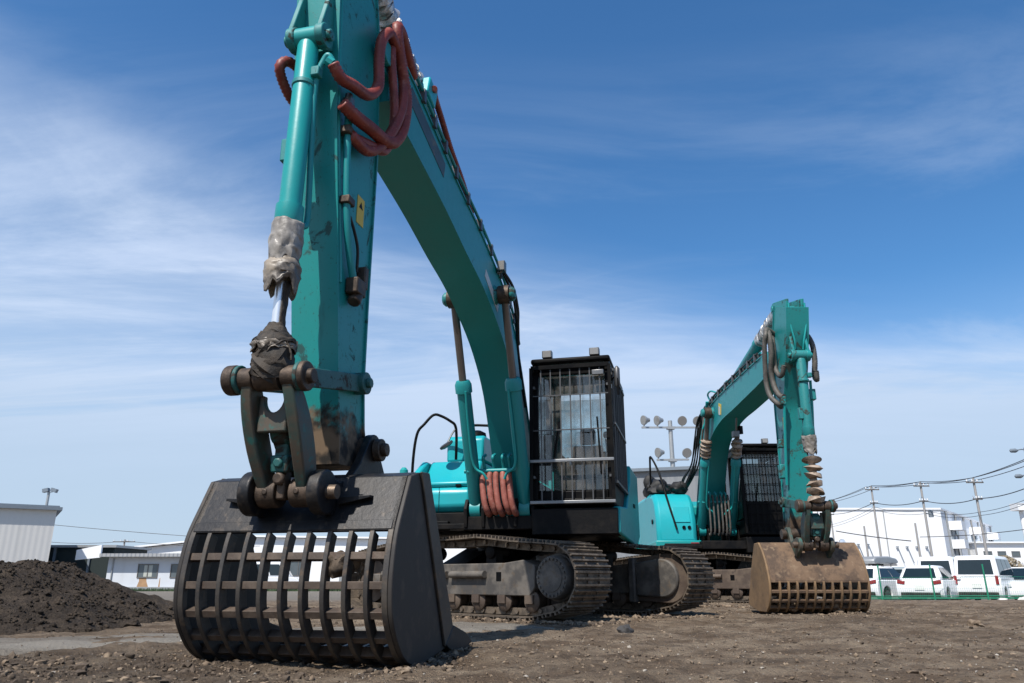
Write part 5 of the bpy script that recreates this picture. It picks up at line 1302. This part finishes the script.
# big white building at the right
b = thing('factory', 'big white flat-roofed factory with balconies behind the parked cars', 'factory', (55.6, 100, -0.5), 0)
w = MB(); w.prism([(-22, 0), (-0.0, 0), (27.2, 34), (3.5, 53), (-30, 50)], 0, 9.55, 'z'); w.build('wall', M['white_wall_far'], b)
w = MB(); w.prism([(-22.2, -0.15), (0.05, -0.15), (27.45, 34), (5.5, 53.3), (-30.2, 50.2)], 9.56, 9.80, 'z'); w.build('roof_edge', M['white_wall_far'], b)
w = MB(); w.box((-9, 12, 10.2), (3.6, 3, 0.8)); w.build('roof_unit', M['white_wall_far'], b)
ux, uy = 27.2 / 43.54, 34 / 43.54
for k, d in enumerate((6.0, 22.0, 39.0)):
    for z in (5.4, 7.8):
        m = MB(); rot = Matrix.Rotation(math.atan2(uy, ux), 3, 'Z'); c = Vector((ux * d + uy * 0.75, uy * d - ux * 0.75, z)); m.box(c, (3.0, 1.5, 1.15), rot); o = m.build('balcony', M['white_wall_far'], b)
    m = MB(); c = Vector((ux * d + uy * 0.1, uy * d - ux * 0.1, 4.0)); m.box(c, (1.9, 0.18, 6.6), rot); m.build('window', M['cap'], b)
    for z in (1.6, 4.4, 7.2):
        m = MB(); c = Vector((ux * (d + 2.6) + uy * 0.1, uy * (d + 2.6) - ux * 0.1, z)); m.box(c, (1.4, 0.2, 0.9), rot); m.build('window', M['window'], b)
for k in range(7):
    m = MB(); d = 3 + k * 6.5; m.cyl((ux * d + uy * 0.12, uy * d - ux * 0.12, 0), (ux * d + uy * 0.12, uy * d - ux * 0.12, 9.6), 0.12, n=8); m.build('downpipe', M['galv'], b)
for x0, n, z in ((-12.5, 3, 5.2), (-6.3, 4, 4.9)):
    for i in range(n):
        m = MB(); x = x0 + i * 1.25; m.bar((x, -0.2, z), (x + 0.55, -0.25, z - 2.0), 0.05, 0.07); m.box((x - 0.05, -0.2, z), (0.3, 0.2, 0.12)); m.build('wall_bracket', M['cap'], b)
for x in (-16, -7.5): MB().cyl((x, -0.12, 0), (x, -0.12, 9.5), 0.06, n=8).build('downpipe', M['galv'], b)
b = thing('storehouse', 'low white storehouse with small dark windows at the right edge', 'storehouse', (66.5, 112, -0.5), 0)
MB().box((18, 8, 2.95), (36, 16, 5.9)).build('wall', M['white_wall_far'], b); MB().box((18, 7.9, 6.0), (36.6, 16.6, 0.2)).build('roof', M['white_wall_far'], b)
for i in range(6): window(b, 1.0 + i * 2.0, 4.0, 1.15, 0.75, split=1, gm='window')

# trees: one small dry bush before the storehouse
def bush(name, label, cat, loc, w, h, n, mat):
    o = thing(name, label, cat, loc); f = MB()
    for i in range(n):
        a, q = random.uniform(0, 6.28), random.random() ** 0.5; z = random.random(); rr = w * q * math.sin(math.pi * (0.15 + 0.8 * z))
        p = Vector((rr * math.cos(a), rr * math.sin(a), h * (0.15 + 0.85 * z))); u = Vector((random.gauss(0, 1), random.gauss(0, 1), random.gauss(0, 1))).normalized(); v = u.orthogonal().normalized(); s = random.uniform(0.04, 0.10)
        f.add([p - u * s, p + v * s * 0.5, p + u * s, p - v * s * 0.5], [(0, 1, 2, 3)])
    f.build('crown', mat, o, smooth=False); t = MB()
    for i in range(4): t.tube([(0, 0, -0.1), (0.1 * math.cos(i * 1.6), 0.1 * math.sin(i * 1.6), h * 0.3), (w * 0.5 * math.cos(i * 1.6), w * 0.5 * math.sin(i * 1.6), h * 0.75)], 0.03)
    t.build('trunk', M['bark'], o)


M['dry_leaf'] = flat('dry_leaf', (0.22, 0.18, 0.12), 0.8)
bush('bush', 'dry brown bush behind the white van at the right', 'bush', (27.6, 44.0, -0.5), 1.3, 2.2, 4500, M['dry_leaf'])
bush('bush', 'green bush showing between the heap and the small utility pole', 'bush', (-29.0, 52.0, -0.35), 0.5, 0.5, 120, M['leaf'])

# floodlight mast
b = thing('floodlight_mast', 'floodlight mast with six round lamps between the excavators', 'floodlight mast', (9.35, 44.0, -0.5), R(4))
m = MB(); m.lathe((0, 0, 0), (0, 0, 9.9), [(0, 0.17), (1, 0.12)], 14); m.build('pole', M['galv'], b)
for z, l, r_, xs in ((9.45, -1.75, 1.75, (-1.65, -0.85, 0.70, 1.62)), (7.55, -0.95, 0.95, (-0.9, 0.85))):
    m = MB(); m.bar((l, -0.12, z), (r_, -0.12, z + 0.05), 0.10, 0.10); m.box((0, -0.05, z), (0.45, 0.3, 0.16)); ar = m.build('cross_arm', M['galv'], b)
    for i, x in enumerate(xs):
        side = -1 if x < 0 else 1
        d = Vector((-0.92, -0.35, -0.12)) if side < 0 else Vector((0.12, -0.95, -0.25)); d.normalize(); c = Vector((x, -0.18, z + 0.42))
        m = MB(); m.lathe(c + d * 0.0, c - d * 0.42, [(0, 0.29), (0.25, 0.27), (0.7, 0.15), (1, 0.12)], 20); m.bar((x, -0.12, z), tuple(c - d * 0.2), 0.05, 0.08); lo = m.build('floodlight', M['galv'], ar)
        MB().cyl(c + d * 0.004, c + d * 0.012, 0.265, n=20).build('lens', M['lamp_lens'], lo)


# poles and lines
def util_pole(name, label, x, y, h, arms, group, lean=0.0, r=0.14, extra=None):
    b = thing(name, label, 'utility pole', (x, y, float(base_h(x, y)) - 0.05), 0, group)
    m = MB(); m.lathe((0, 0, 0), (lean, 0, h), [(0, r), (1, r * 0.7)], 12); m.build('pole', M['concrete'], b)
    for z, w in arms:
        m = MB(); m.box((lean * z / h, -0.12, z), (w, 0.09, 0.10)); o = m.build('cross_arm', M['win_frame'], b)
        for q in (-0.45, -0.15, 0.15, 0.45):
            m = MB(); m.lathe((lean * z / h + q * w, -0.12, z + 0.05), (lean * z / h + q * w, -0.12, z + 0.24), [(0, 0.03), (0.4, 0.06), (0.7, 0.035), (1, 0.05)], 8); m.build('insulator', M['white_wall_far'], o)
    if extra: extra(b, lean)
    return b


def transformer(b, lean):
    m = MB(); m.lathe((0.42, -0.1, 5.9), (0.42, -0.1, 6.5), [(0, 0.19), (0.9, 0.19), (1, 0.12)], 14); m.bar((0, 0, 6.2), (0.42, -0.1, 6.2), 0.1, 0.1); m.build('transformer', M['cap'], b)


PG = 'utility poles behind the parked cars'
def pole_at(px, py_top, y):
    e = (341.5 - py_top) / 754.0; z = 0.45 + y * (ST + e * CT) / (CT - e * ST); zc = y * CT + (z - 0.45) * ST
    return (px - 512) / 754.0 * zc, y, z


def hpole(label, px, py, y, arms=True, name='utility_pole', r=0.115, extra=None, lean=0.0):
    x, yy, z = pole_at(px, py, y); g = float(base_h(x, yy)); h = z - g + 0.05
    util_pole(name, label, x, yy, h, [(h - 0.35, 1.3), (h - 1.6, 0.7)] if arms else [], PG, lean, r, extra); return x, yy, z


P0 = hpole('utility pole rising right behind the brown grid bucket', 829, 501, 92)
P1 = hpole('utility pole with crossarms before the factory, above the car with the roof box', 871, 486, 72)
P2 = hpole('utility pole carrying a transformer, left of the factory corner', 920, 482, 64, extra=transformer)
P3 = hpole('tall utility pole above the white van, right of the factory corner', 973, 478, 58)
hpole('short bare post before the factory, left of the white hatchback', 864, 526, 60, False, r=0.09)
hpole('short bare post behind the white hatchback', 915, 523, 56, False, r=0.09)
hpole('thin bare post before the factory balconies', 971, 521, 70, False, r=0.09)
x, y, z = pole_at(1046, 452, 44)
E0 = (x, y, z); util_pole('utility_pole', 'utility pole just outside the right edge carrying the lines', x, y, z + 0.5, [(z + 0.1, 1.7)], PG)
x, y, z = pole_at(1021, 511, 60)
b = thing('lookout_post', 'white boxed platform on a post at the right edge', 'platform post', (x, y, -0.5))
MB().cyl((0, 0, 0), (0, 0, z + 0.5), 0.16, n=12).build('pole', M['white_wall_far'], b); MB().box((0.3, 0, z + 0.80), (1.6, 1.0, 0.55)).build('platform', M['white_wall_far'], b); MB().box((0.3, -0.505, z + 1.0), (1.64, 0.03, 0.06)).build('rail', M['galv'], b)
x, y, z = pole_at(1030, 474, 46)
b = thing('street_lamp', 'dark street lamp reaching in at the right edge', 'street lamp', (x, y, -0.5))
m = MB(); m.cyl((0, 0, 0), (0, 0, z + 2.1), 0.07, n=10); m.tube([(0, 0, z + 0.3), (-0.3, 0, z + 0.42), (-0.55, 0, z + 0.40)], 0.035); m.tube([(0, 0, z + 1.95), (-0.2, 0, z + 2.0), (-0.5, 0, z + 1.95)], 0.035); m.build('pole', M['cap'], b)
for zz in (0.38, 1.93): m = MB(); m.lathe((-0.45, 0, z + zz), (-0.95, 0, z + zz - 0.02), [(0, 0.05), (0.3, 0.13), (0.85, 0.12), (1, 0.04)], 12); m.build('lamp_head', M['cap'], b)
# left side pole, lamp
x, y, z = pole_at(125, 539, 84)
util_pole('utility_pole', 'small far utility pole behind the roof of the white house', x, y, z + 0.4, [(z + 0.15, 2.4)], None, r=0.12)
x, y, z = pole_at(49, 492, 74)
b = thing('floodlight_pole', 'pole with two floodlights above the beige warehouse roof', 'floodlight pole', (x, y, -0.4))
MB().lathe((0, 0, 0), (0, 0, z + 0.4), [(0, 0.16), (1, 0.12)], 12).build('pole', M['galv'], b)
for sx in (-0.25, 0.55):
    m = MB(); m.box((sx, -0.1, z + 0.55), (0.55, 0.4, 0.34), Matrix.Rotation(R(18 if sx > 0 else -12), 3, 'Y')); m.bar((0, 0, z + 0.35), (sx, -0.05, z + 0.45), 0.07, 0.07); m.build('floodlight', M['cap'], b)
x, y, z = pole_at(842, 541, 40)
b = thing('traffic_mirror', 'round traffic mirror on a thin post right of the brown bucket', 'traffic mirror', (x, y, -0.5))
MB().cyl((0, 0, 0), (0, 0, z + 0.3), 0.035, n=10).build('post', M['galv'], b)
m = MB(); m.lathe((0, -0.05, z + 0.42), (0, 0.05, z + 0.42), [(0, 0.16), (0.5, 0.18), (1, 0.16)], 22); mo = m.build('mirror_rim', M['galv'], b); MB().lathe((0, -0.075, z + 0.42), (0, -0.052, z + 0.42), [(0, 0.03), (0.5, 0.11), (1, 0.155)], 22).build('mirror_face', M['chrome'], mo)


def wire(label, pts, sag, r=0.022, group='power lines'):
    m = MB(); Q = []
    for a, b_ in zip(pts[:-1], pts[1:]):
        for i in range(13):
            u = i / 12
            if Q and i == 0: continue
            Q.append(tuple(a[k] * (1 - u) + b_[k] * u - (sag * 4 * u * (1 - u) if k == 2 else 0) for k in range(3)))
    m.sweep(Q, r, 5); o = m.build('power_line', M['wire']); tag(o, label, 'power line', group)


def off(p, dz, dx=0): return (p[0] + dx, p[1] - 0.12, p[2] + dz)


for i, (dx, dz) in enumerate(((-0.55, -0.1), (0.0, 0.02), (0.55, -0.1))):
    wire('upper strand of the power lines strung on the crossarms of the tall utility poles', [off(p, dz, dx) for p in (P0, P1, P2, P3, E0)], 0.12, 0.026)
wire('lower single cable strung below the crossarms of the tall utility poles', [off(p, -1.55) for p in (P0, P1, P2, P3)] + [off(E0, -1.4)], 0.30, 0.032, None)
for i, dz in enumerate((-2.35, -2.6)):
    wire('thin cable of the lower pair strung across the factory front', [(P0[0] - 1, P0[1], P0[2] - 0.6 + dz), off(P1, dz + 0.4), off(P2, dz), off(P3, dz - 0.2), off(E0, dz + 0.4)], 0.25, 0.018, 'lower pair of thin cables')
x0, y0, z0 = pole_at(836, 531, 50); x1, y1, z1 = pole_at(911, 541, 46)
wire('short sagging cable before the factory wall above the parked cars', [(x0, y0, z0), (x1, y1, z1)], 0.05, 0.03, None)
xa, ya, za = pole_at(920, 537, 44); xb, yb, zb = pole_at(1035, 528, 40)
wire('cable crossing before the factory balconies to the right edge', [(xa, ya, za), (xb, yb, zb)], 0.1, 0.02, None)
xa, ya, za = pole_at(45, 524, 90); xb, yb, zb = pole_at(470, 548, 90)
wire('upper overhead wire behind the white house and the ribbed bucket', [(xa, ya, za), (xb, yb, zb)], 0.5, 0.03, None)
xa, ya, za = pole_at(40, 541, 85); xb, yb, zb = pole_at(126, 541, 84); xc, yc_, zc = pole_at(260, 546, 84)
wire('lower overhead wire on the small far utility pole', [(xa, ya, za), (xb, yb, zb), (xc, yc_, zc)], 0.25, 0.025, None)


# ---- parked cars
def car(label, x, y, hd, L, W, H, kind, paint='car_white', roofbox=False, scale=1.0):
    z0 = float(base_h(x, y))
    b = thing('parked_car', label, 'van' if kind == 'van' else 'car', (x, y, z0), hd, 'cars parked behind the green fence')
    r = 0.31; wb = (-L / 2 + 0.75, L / 2 - 0.82); belt = 0.92 if kind != 'van' else 1.02; hw = W / 2
    def arch(cx): return [(cx + (r + 0.05) * math.cos(R(a)), r + (r + 0.05) * math.sin(R(a))) for a in range(-20, 201, 20)][::-1]
    low = [(-L / 2 + 0.06, 0.28)] + [(a_, max(0.24, z_)) for a_, z_ in arch(wb[0])] + [(a_, max(0.24, z_)) for a_, z_ in arch(wb[1])] + [(L / 2 - 0.05, 0.28)]
    hood = 0.86 if kind != 'van' else 0.98; nose = L / 2
    xh = L * 0.20 if kind != 'van' else L * 0.36                       # base of the windscreen
    up = [(nose, 0.45), (nose - 0.04, 0.68), (nose - 0.35, hood - 0.05), (xh, belt), (-L / 2 + 0.05, belt), (-L / 2, 0.75), (-L / 2 - 0.02, 0.5)]
    m = MB(); m.prism(low + up, -hw, hw); body = m.build('body', M[paint], b, 0.10); body.modifiers[0].segments = 4
    # greenhouse
    xr0 = -L / 2 + (0.60 if kind == 'hatch' else 0.24); xr1 = xh - (0.95 if kind != 'van' else 0.75); xb0 = -L / 2 + 0.07; wt = hw - (0.25 if kind != 'van' else 0.13)
    Bq = [(xb0, -hw + 0.03, belt - 0.02), (xh, -hw + 0.03, belt - 0.02), (xh, hw - 0.03, belt - 0.02), (xb0, hw - 0.03, belt - 0.02)]
    Tq = [(xr0, -wt, H), (xr1, -wt, H), (xr1, wt, H), (xr0, wt, H)]
    m = MB(); m.add(Bq + Tq, [(0, 3, 2, 1), (4, 5, 6, 7), (0, 1, 5, 4), (1, 2, 6, 5), (2, 3, 7, 6), (3, 0, 4, 7)]); ro = m.build('roof', M[paint], b, 0.18 if kind != 'van' else 0.13); ro.modifiers[0].segments = 4
    def face(q, u0, u1, v0, v1, name):
        A, B_, C_, D = [Vector(p) for p in q]
        def P(u, v): return (A * (1 - u) + B_ * u) * (1 - v) + (D * (1 - u) + C_ * u) * v
        n = (B_ - A).cross(D - A).normalized(); c = [P(u0, v0), P(u1, v0), P(u1, v1), P(u0, v1)]
        m = MB(); m.add([p + n * 0.002 for p in c] + [p + n * 0.014 for p in c], [(3, 2, 1, 0), (4, 5, 6, 7), (0, 1, 5, 4), (1, 2, 6, 5), (2, 3, 7, 6), (3, 0, 4, 7)]); return m.build(name, M['car_glass'], b)
    face([Bq[3], Bq[0], Tq[0], Tq[3]], 0.11, 0.89, 0.16, 0.80, 'rear_window'); face([Bq[1], Bq[2], Tq[2], Tq[1]], 0.06, 0.94, 0.06, 0.90, 'windscreen')
    cuts = ((0.05, 0.34), (0.36, 0.62), (0.64, 0.90)) if kind != 'hatch' else ((0.12, 0.50), (0.52, 0.88))
    for u0, u1 in cuts:
        face([Bq[0], Bq[1], Tq[1], Tq[0]], u0, u1, 0.12, 0.84, 'side_window'); face([Bq[2], Bq[3], Tq[3], Tq[2]], 1 - u1, 1 - u0, 0.12, 0.84, 'side_window')
    for sy in (-1, 1):
        m = MB()
        if kind == 'van': m.box((-L / 2 - 0.01, sy * (hw - 0.13), 0.92), (0.06, 0.11, 0.34))
        else: m.box((-L / 2 + 0.03, sy * (hw - 0.20), 0.84), (0.10, 0.28, 0.14), Matrix.Rotation(R(10 * sy), 3, 'X'))
        m.build('tail_light', M['tail_red'], b, 0.015)
        m = MB(); m.box((L / 2 - 0.10, sy * (hw - 0.22), 0.70), (0.22, 0.34, 0.14)); m.build('headlight', M['head_lens'], b, 0.03)
        m = MB(); m.box((xh - 0.35, sy * (hw + 0.09), belt + 0.08), (0.12, 0.18, 0.13)); m.build('wing_mirror', M[paint], b, 0.03)
    m = MB(); m.box((-L / 2 - 0.01, 0, 0.36), (0.10, W - 0.30, 0.20)); m.build('bumper', M['rubber'], b, 0.03)
    MB().box((-L / 2 - 0.035, 0, 0.64 if kind != 'van' else 0.70), (0.02, 0.34, 0.17)).build('number_plate', M['plate'], b)
    for cx in wb:
        for sy in (-1, 1):
            m = MB(); m.lathe((cx, sy * (hw - 0.20), r), (cx, sy * (hw - 0.005), r), [(0, r - 0.04), (0.12, r), (0.88, r), (1, r - 0.05)], 24); w = m.build('wheel', M['rubber'], b)
            m = MB(); m.lathe((cx, sy * (hw - 0.04), r), (cx, sy * (hw + 0.006), r), [(0, 0.21), (0.8, 0.205), (1, 0.06)], 20); m.build('rim', M['steel'], w)
    if roofbox:
        m = MB(); m.prism([(-1.2, H + 0.10), (0.7, H + 0.10), (0.95, H + 0.18), (0.75, H + 0.34), (0.1, H + 0.42), (-1.0, H + 0.40), (-1.25, H + 0.24)], -0.40, 0.40); m.build('roof_box', M['galv'], b, 0.06)
        for q in (-0.8, 0.4): m = MB(); m.box((q, 0, H + 0.06), (0.06, 1.1, 0.05)); m.build('roof_rack', M['black'], b)
    return b


car('white car with a grey roof box, leftmost behind the fence', 16.05, 34.3, R(38), 4.2, 1.72, 1.48, 'hatch', roofbox=True)
car('grey-green car half hidden between the roof-box car and the white hatchback', 19.0, 38.2, R(44), 4.2, 1.70, 1.50, 'hatch', 'car_grey')
car('white hatchback with slanted red tail lights, seen from behind', 17.25, 32.6, R(50), 4.0, 1.70, 1.48, 'hatch')
car('long white van parked behind the hatchback and the nearer van', 21.4, 39.0, R(52), 4.7, 1.75, 1.98, 'van')
car('white van with upright red tail lights, seen from behind', 20.2, 33.6, R(49), 4.5, 1.72, 1.88, 'van')
car('white car at the right edge beyond the van, its dark windscreen towards the yard', 21.75, 34.2, R(-114), 4.2, 1.70, 1.45, 'sedan')
car('white lorry-like van seen through the ribs of the black bucket', -18.5, 60.0, R(10), 4.9, 1.8, 2.1, 'van')

# green fence: posts and wire mesh, one thing with its posts
fx0, fy0, fx1, fy1 = 13.2, 30.6, 24.5, 29.4
b = thing('wire_fence', 'green wire-mesh fence with posts in front of the parked cars', 'fence', (fx0, fy0, float(base_h(fx0, fy0))), math.atan2(fy1 - fy0, fx1 - fx0))
Lf = math.hypot(fx1 - fx0, fy1 - fy0)
def fz(u): return float(base_h(fx0 + (fx1 - fx0) * u / Lf, fy0 + (fy1 - fy0) * u / Lf)) - float(base_h(fx0, fy0))
for i in range(6):
    u = 1.0 + i * 1.92; m = MB(); m.cyl((u, 0, fz(u) - 0.2), (u - 0.02, 0, fz(u) + 1.42), 0.028, n=10); m.cyl((u - 0.02, 0, fz(u) + 1.42), (u - 0.02, 0, fz(u) + 1.45), 0.032, n=10); m.build('post', M['fence_green'], b)
m = MB()
for z in (0.20, 0.24, 0.30): m.tube([(u, 0, fz(u) + z) for u in np.linspace(0, Lf, 9)], 0.017, 6, 2)
m.tube([(u, 0, fz(u) + 0.98) for u in np.linspace(0, Lf, 9)], 0.006, 6, 2)
m.build('rail', M['fence_green'], b)
m = MB()
for i in range(int(Lf / 0.075)):
    u = i * 0.075; m.bar((u, 0.02, fz(u) + 0.0), (u, 0.02, fz(u) + 0.99), 0.004, 0.004, (1, 0, 0))
for j in range(8): m.bar((0, 0.02, 0.05 + j * 0.13), (Lf, 0.02, 0.05 + j * 0.13 + fz(Lf)), 0.004, 0.004)
m.build('mesh_panel', M['fence_green'], b, smooth=False)
# row of white stones below the fence
proto = None
for i in range(34):
    x = 17.2 + i * 0.19 + random.uniform(-0.08, 0.08); y = 27.6 + random.uniform(-0.5, 0.5)
    m = MB(); m.lump((0, 0, 0), random.uniform(0.07, 0.14), 2, 0.35, 0.75); o = m.build('white_stone', M['stone_white'], ang=60)
    o.location = (x, y, float(base_h(x, y)) + 0.06); o.rotation_euler.z = random.uniform(0, 6)
    tag(o, 'white stone in the row lying along the foot of the green fence', 'stone', 'white stones below the fence')
# dry grass verge far off on the left, seen through the bucket ribs
m = MB()
for i in range(5000):
    x = random.uniform(-33, -8); y = random.uniform(56.5, 58.0); h = random.uniform(0.10, 0.28); z = float(base_h(x, y)); q = random.uniform(0, 3.14); dx, dy = 0.03 * math.cos(q), 0.03 * math.sin(q)
    m.add([(x - dx, y - dy, z), (x + dx, y + dy, z), (x + random.uniform(-0.08, 0.08), y, z + h)], [(0, 1, 2)])
o = m.build('grass_verge', M['leaf'], smooth=False); tag(o, 'strip of short grass in front of the white hall', None, None, 'stuff')
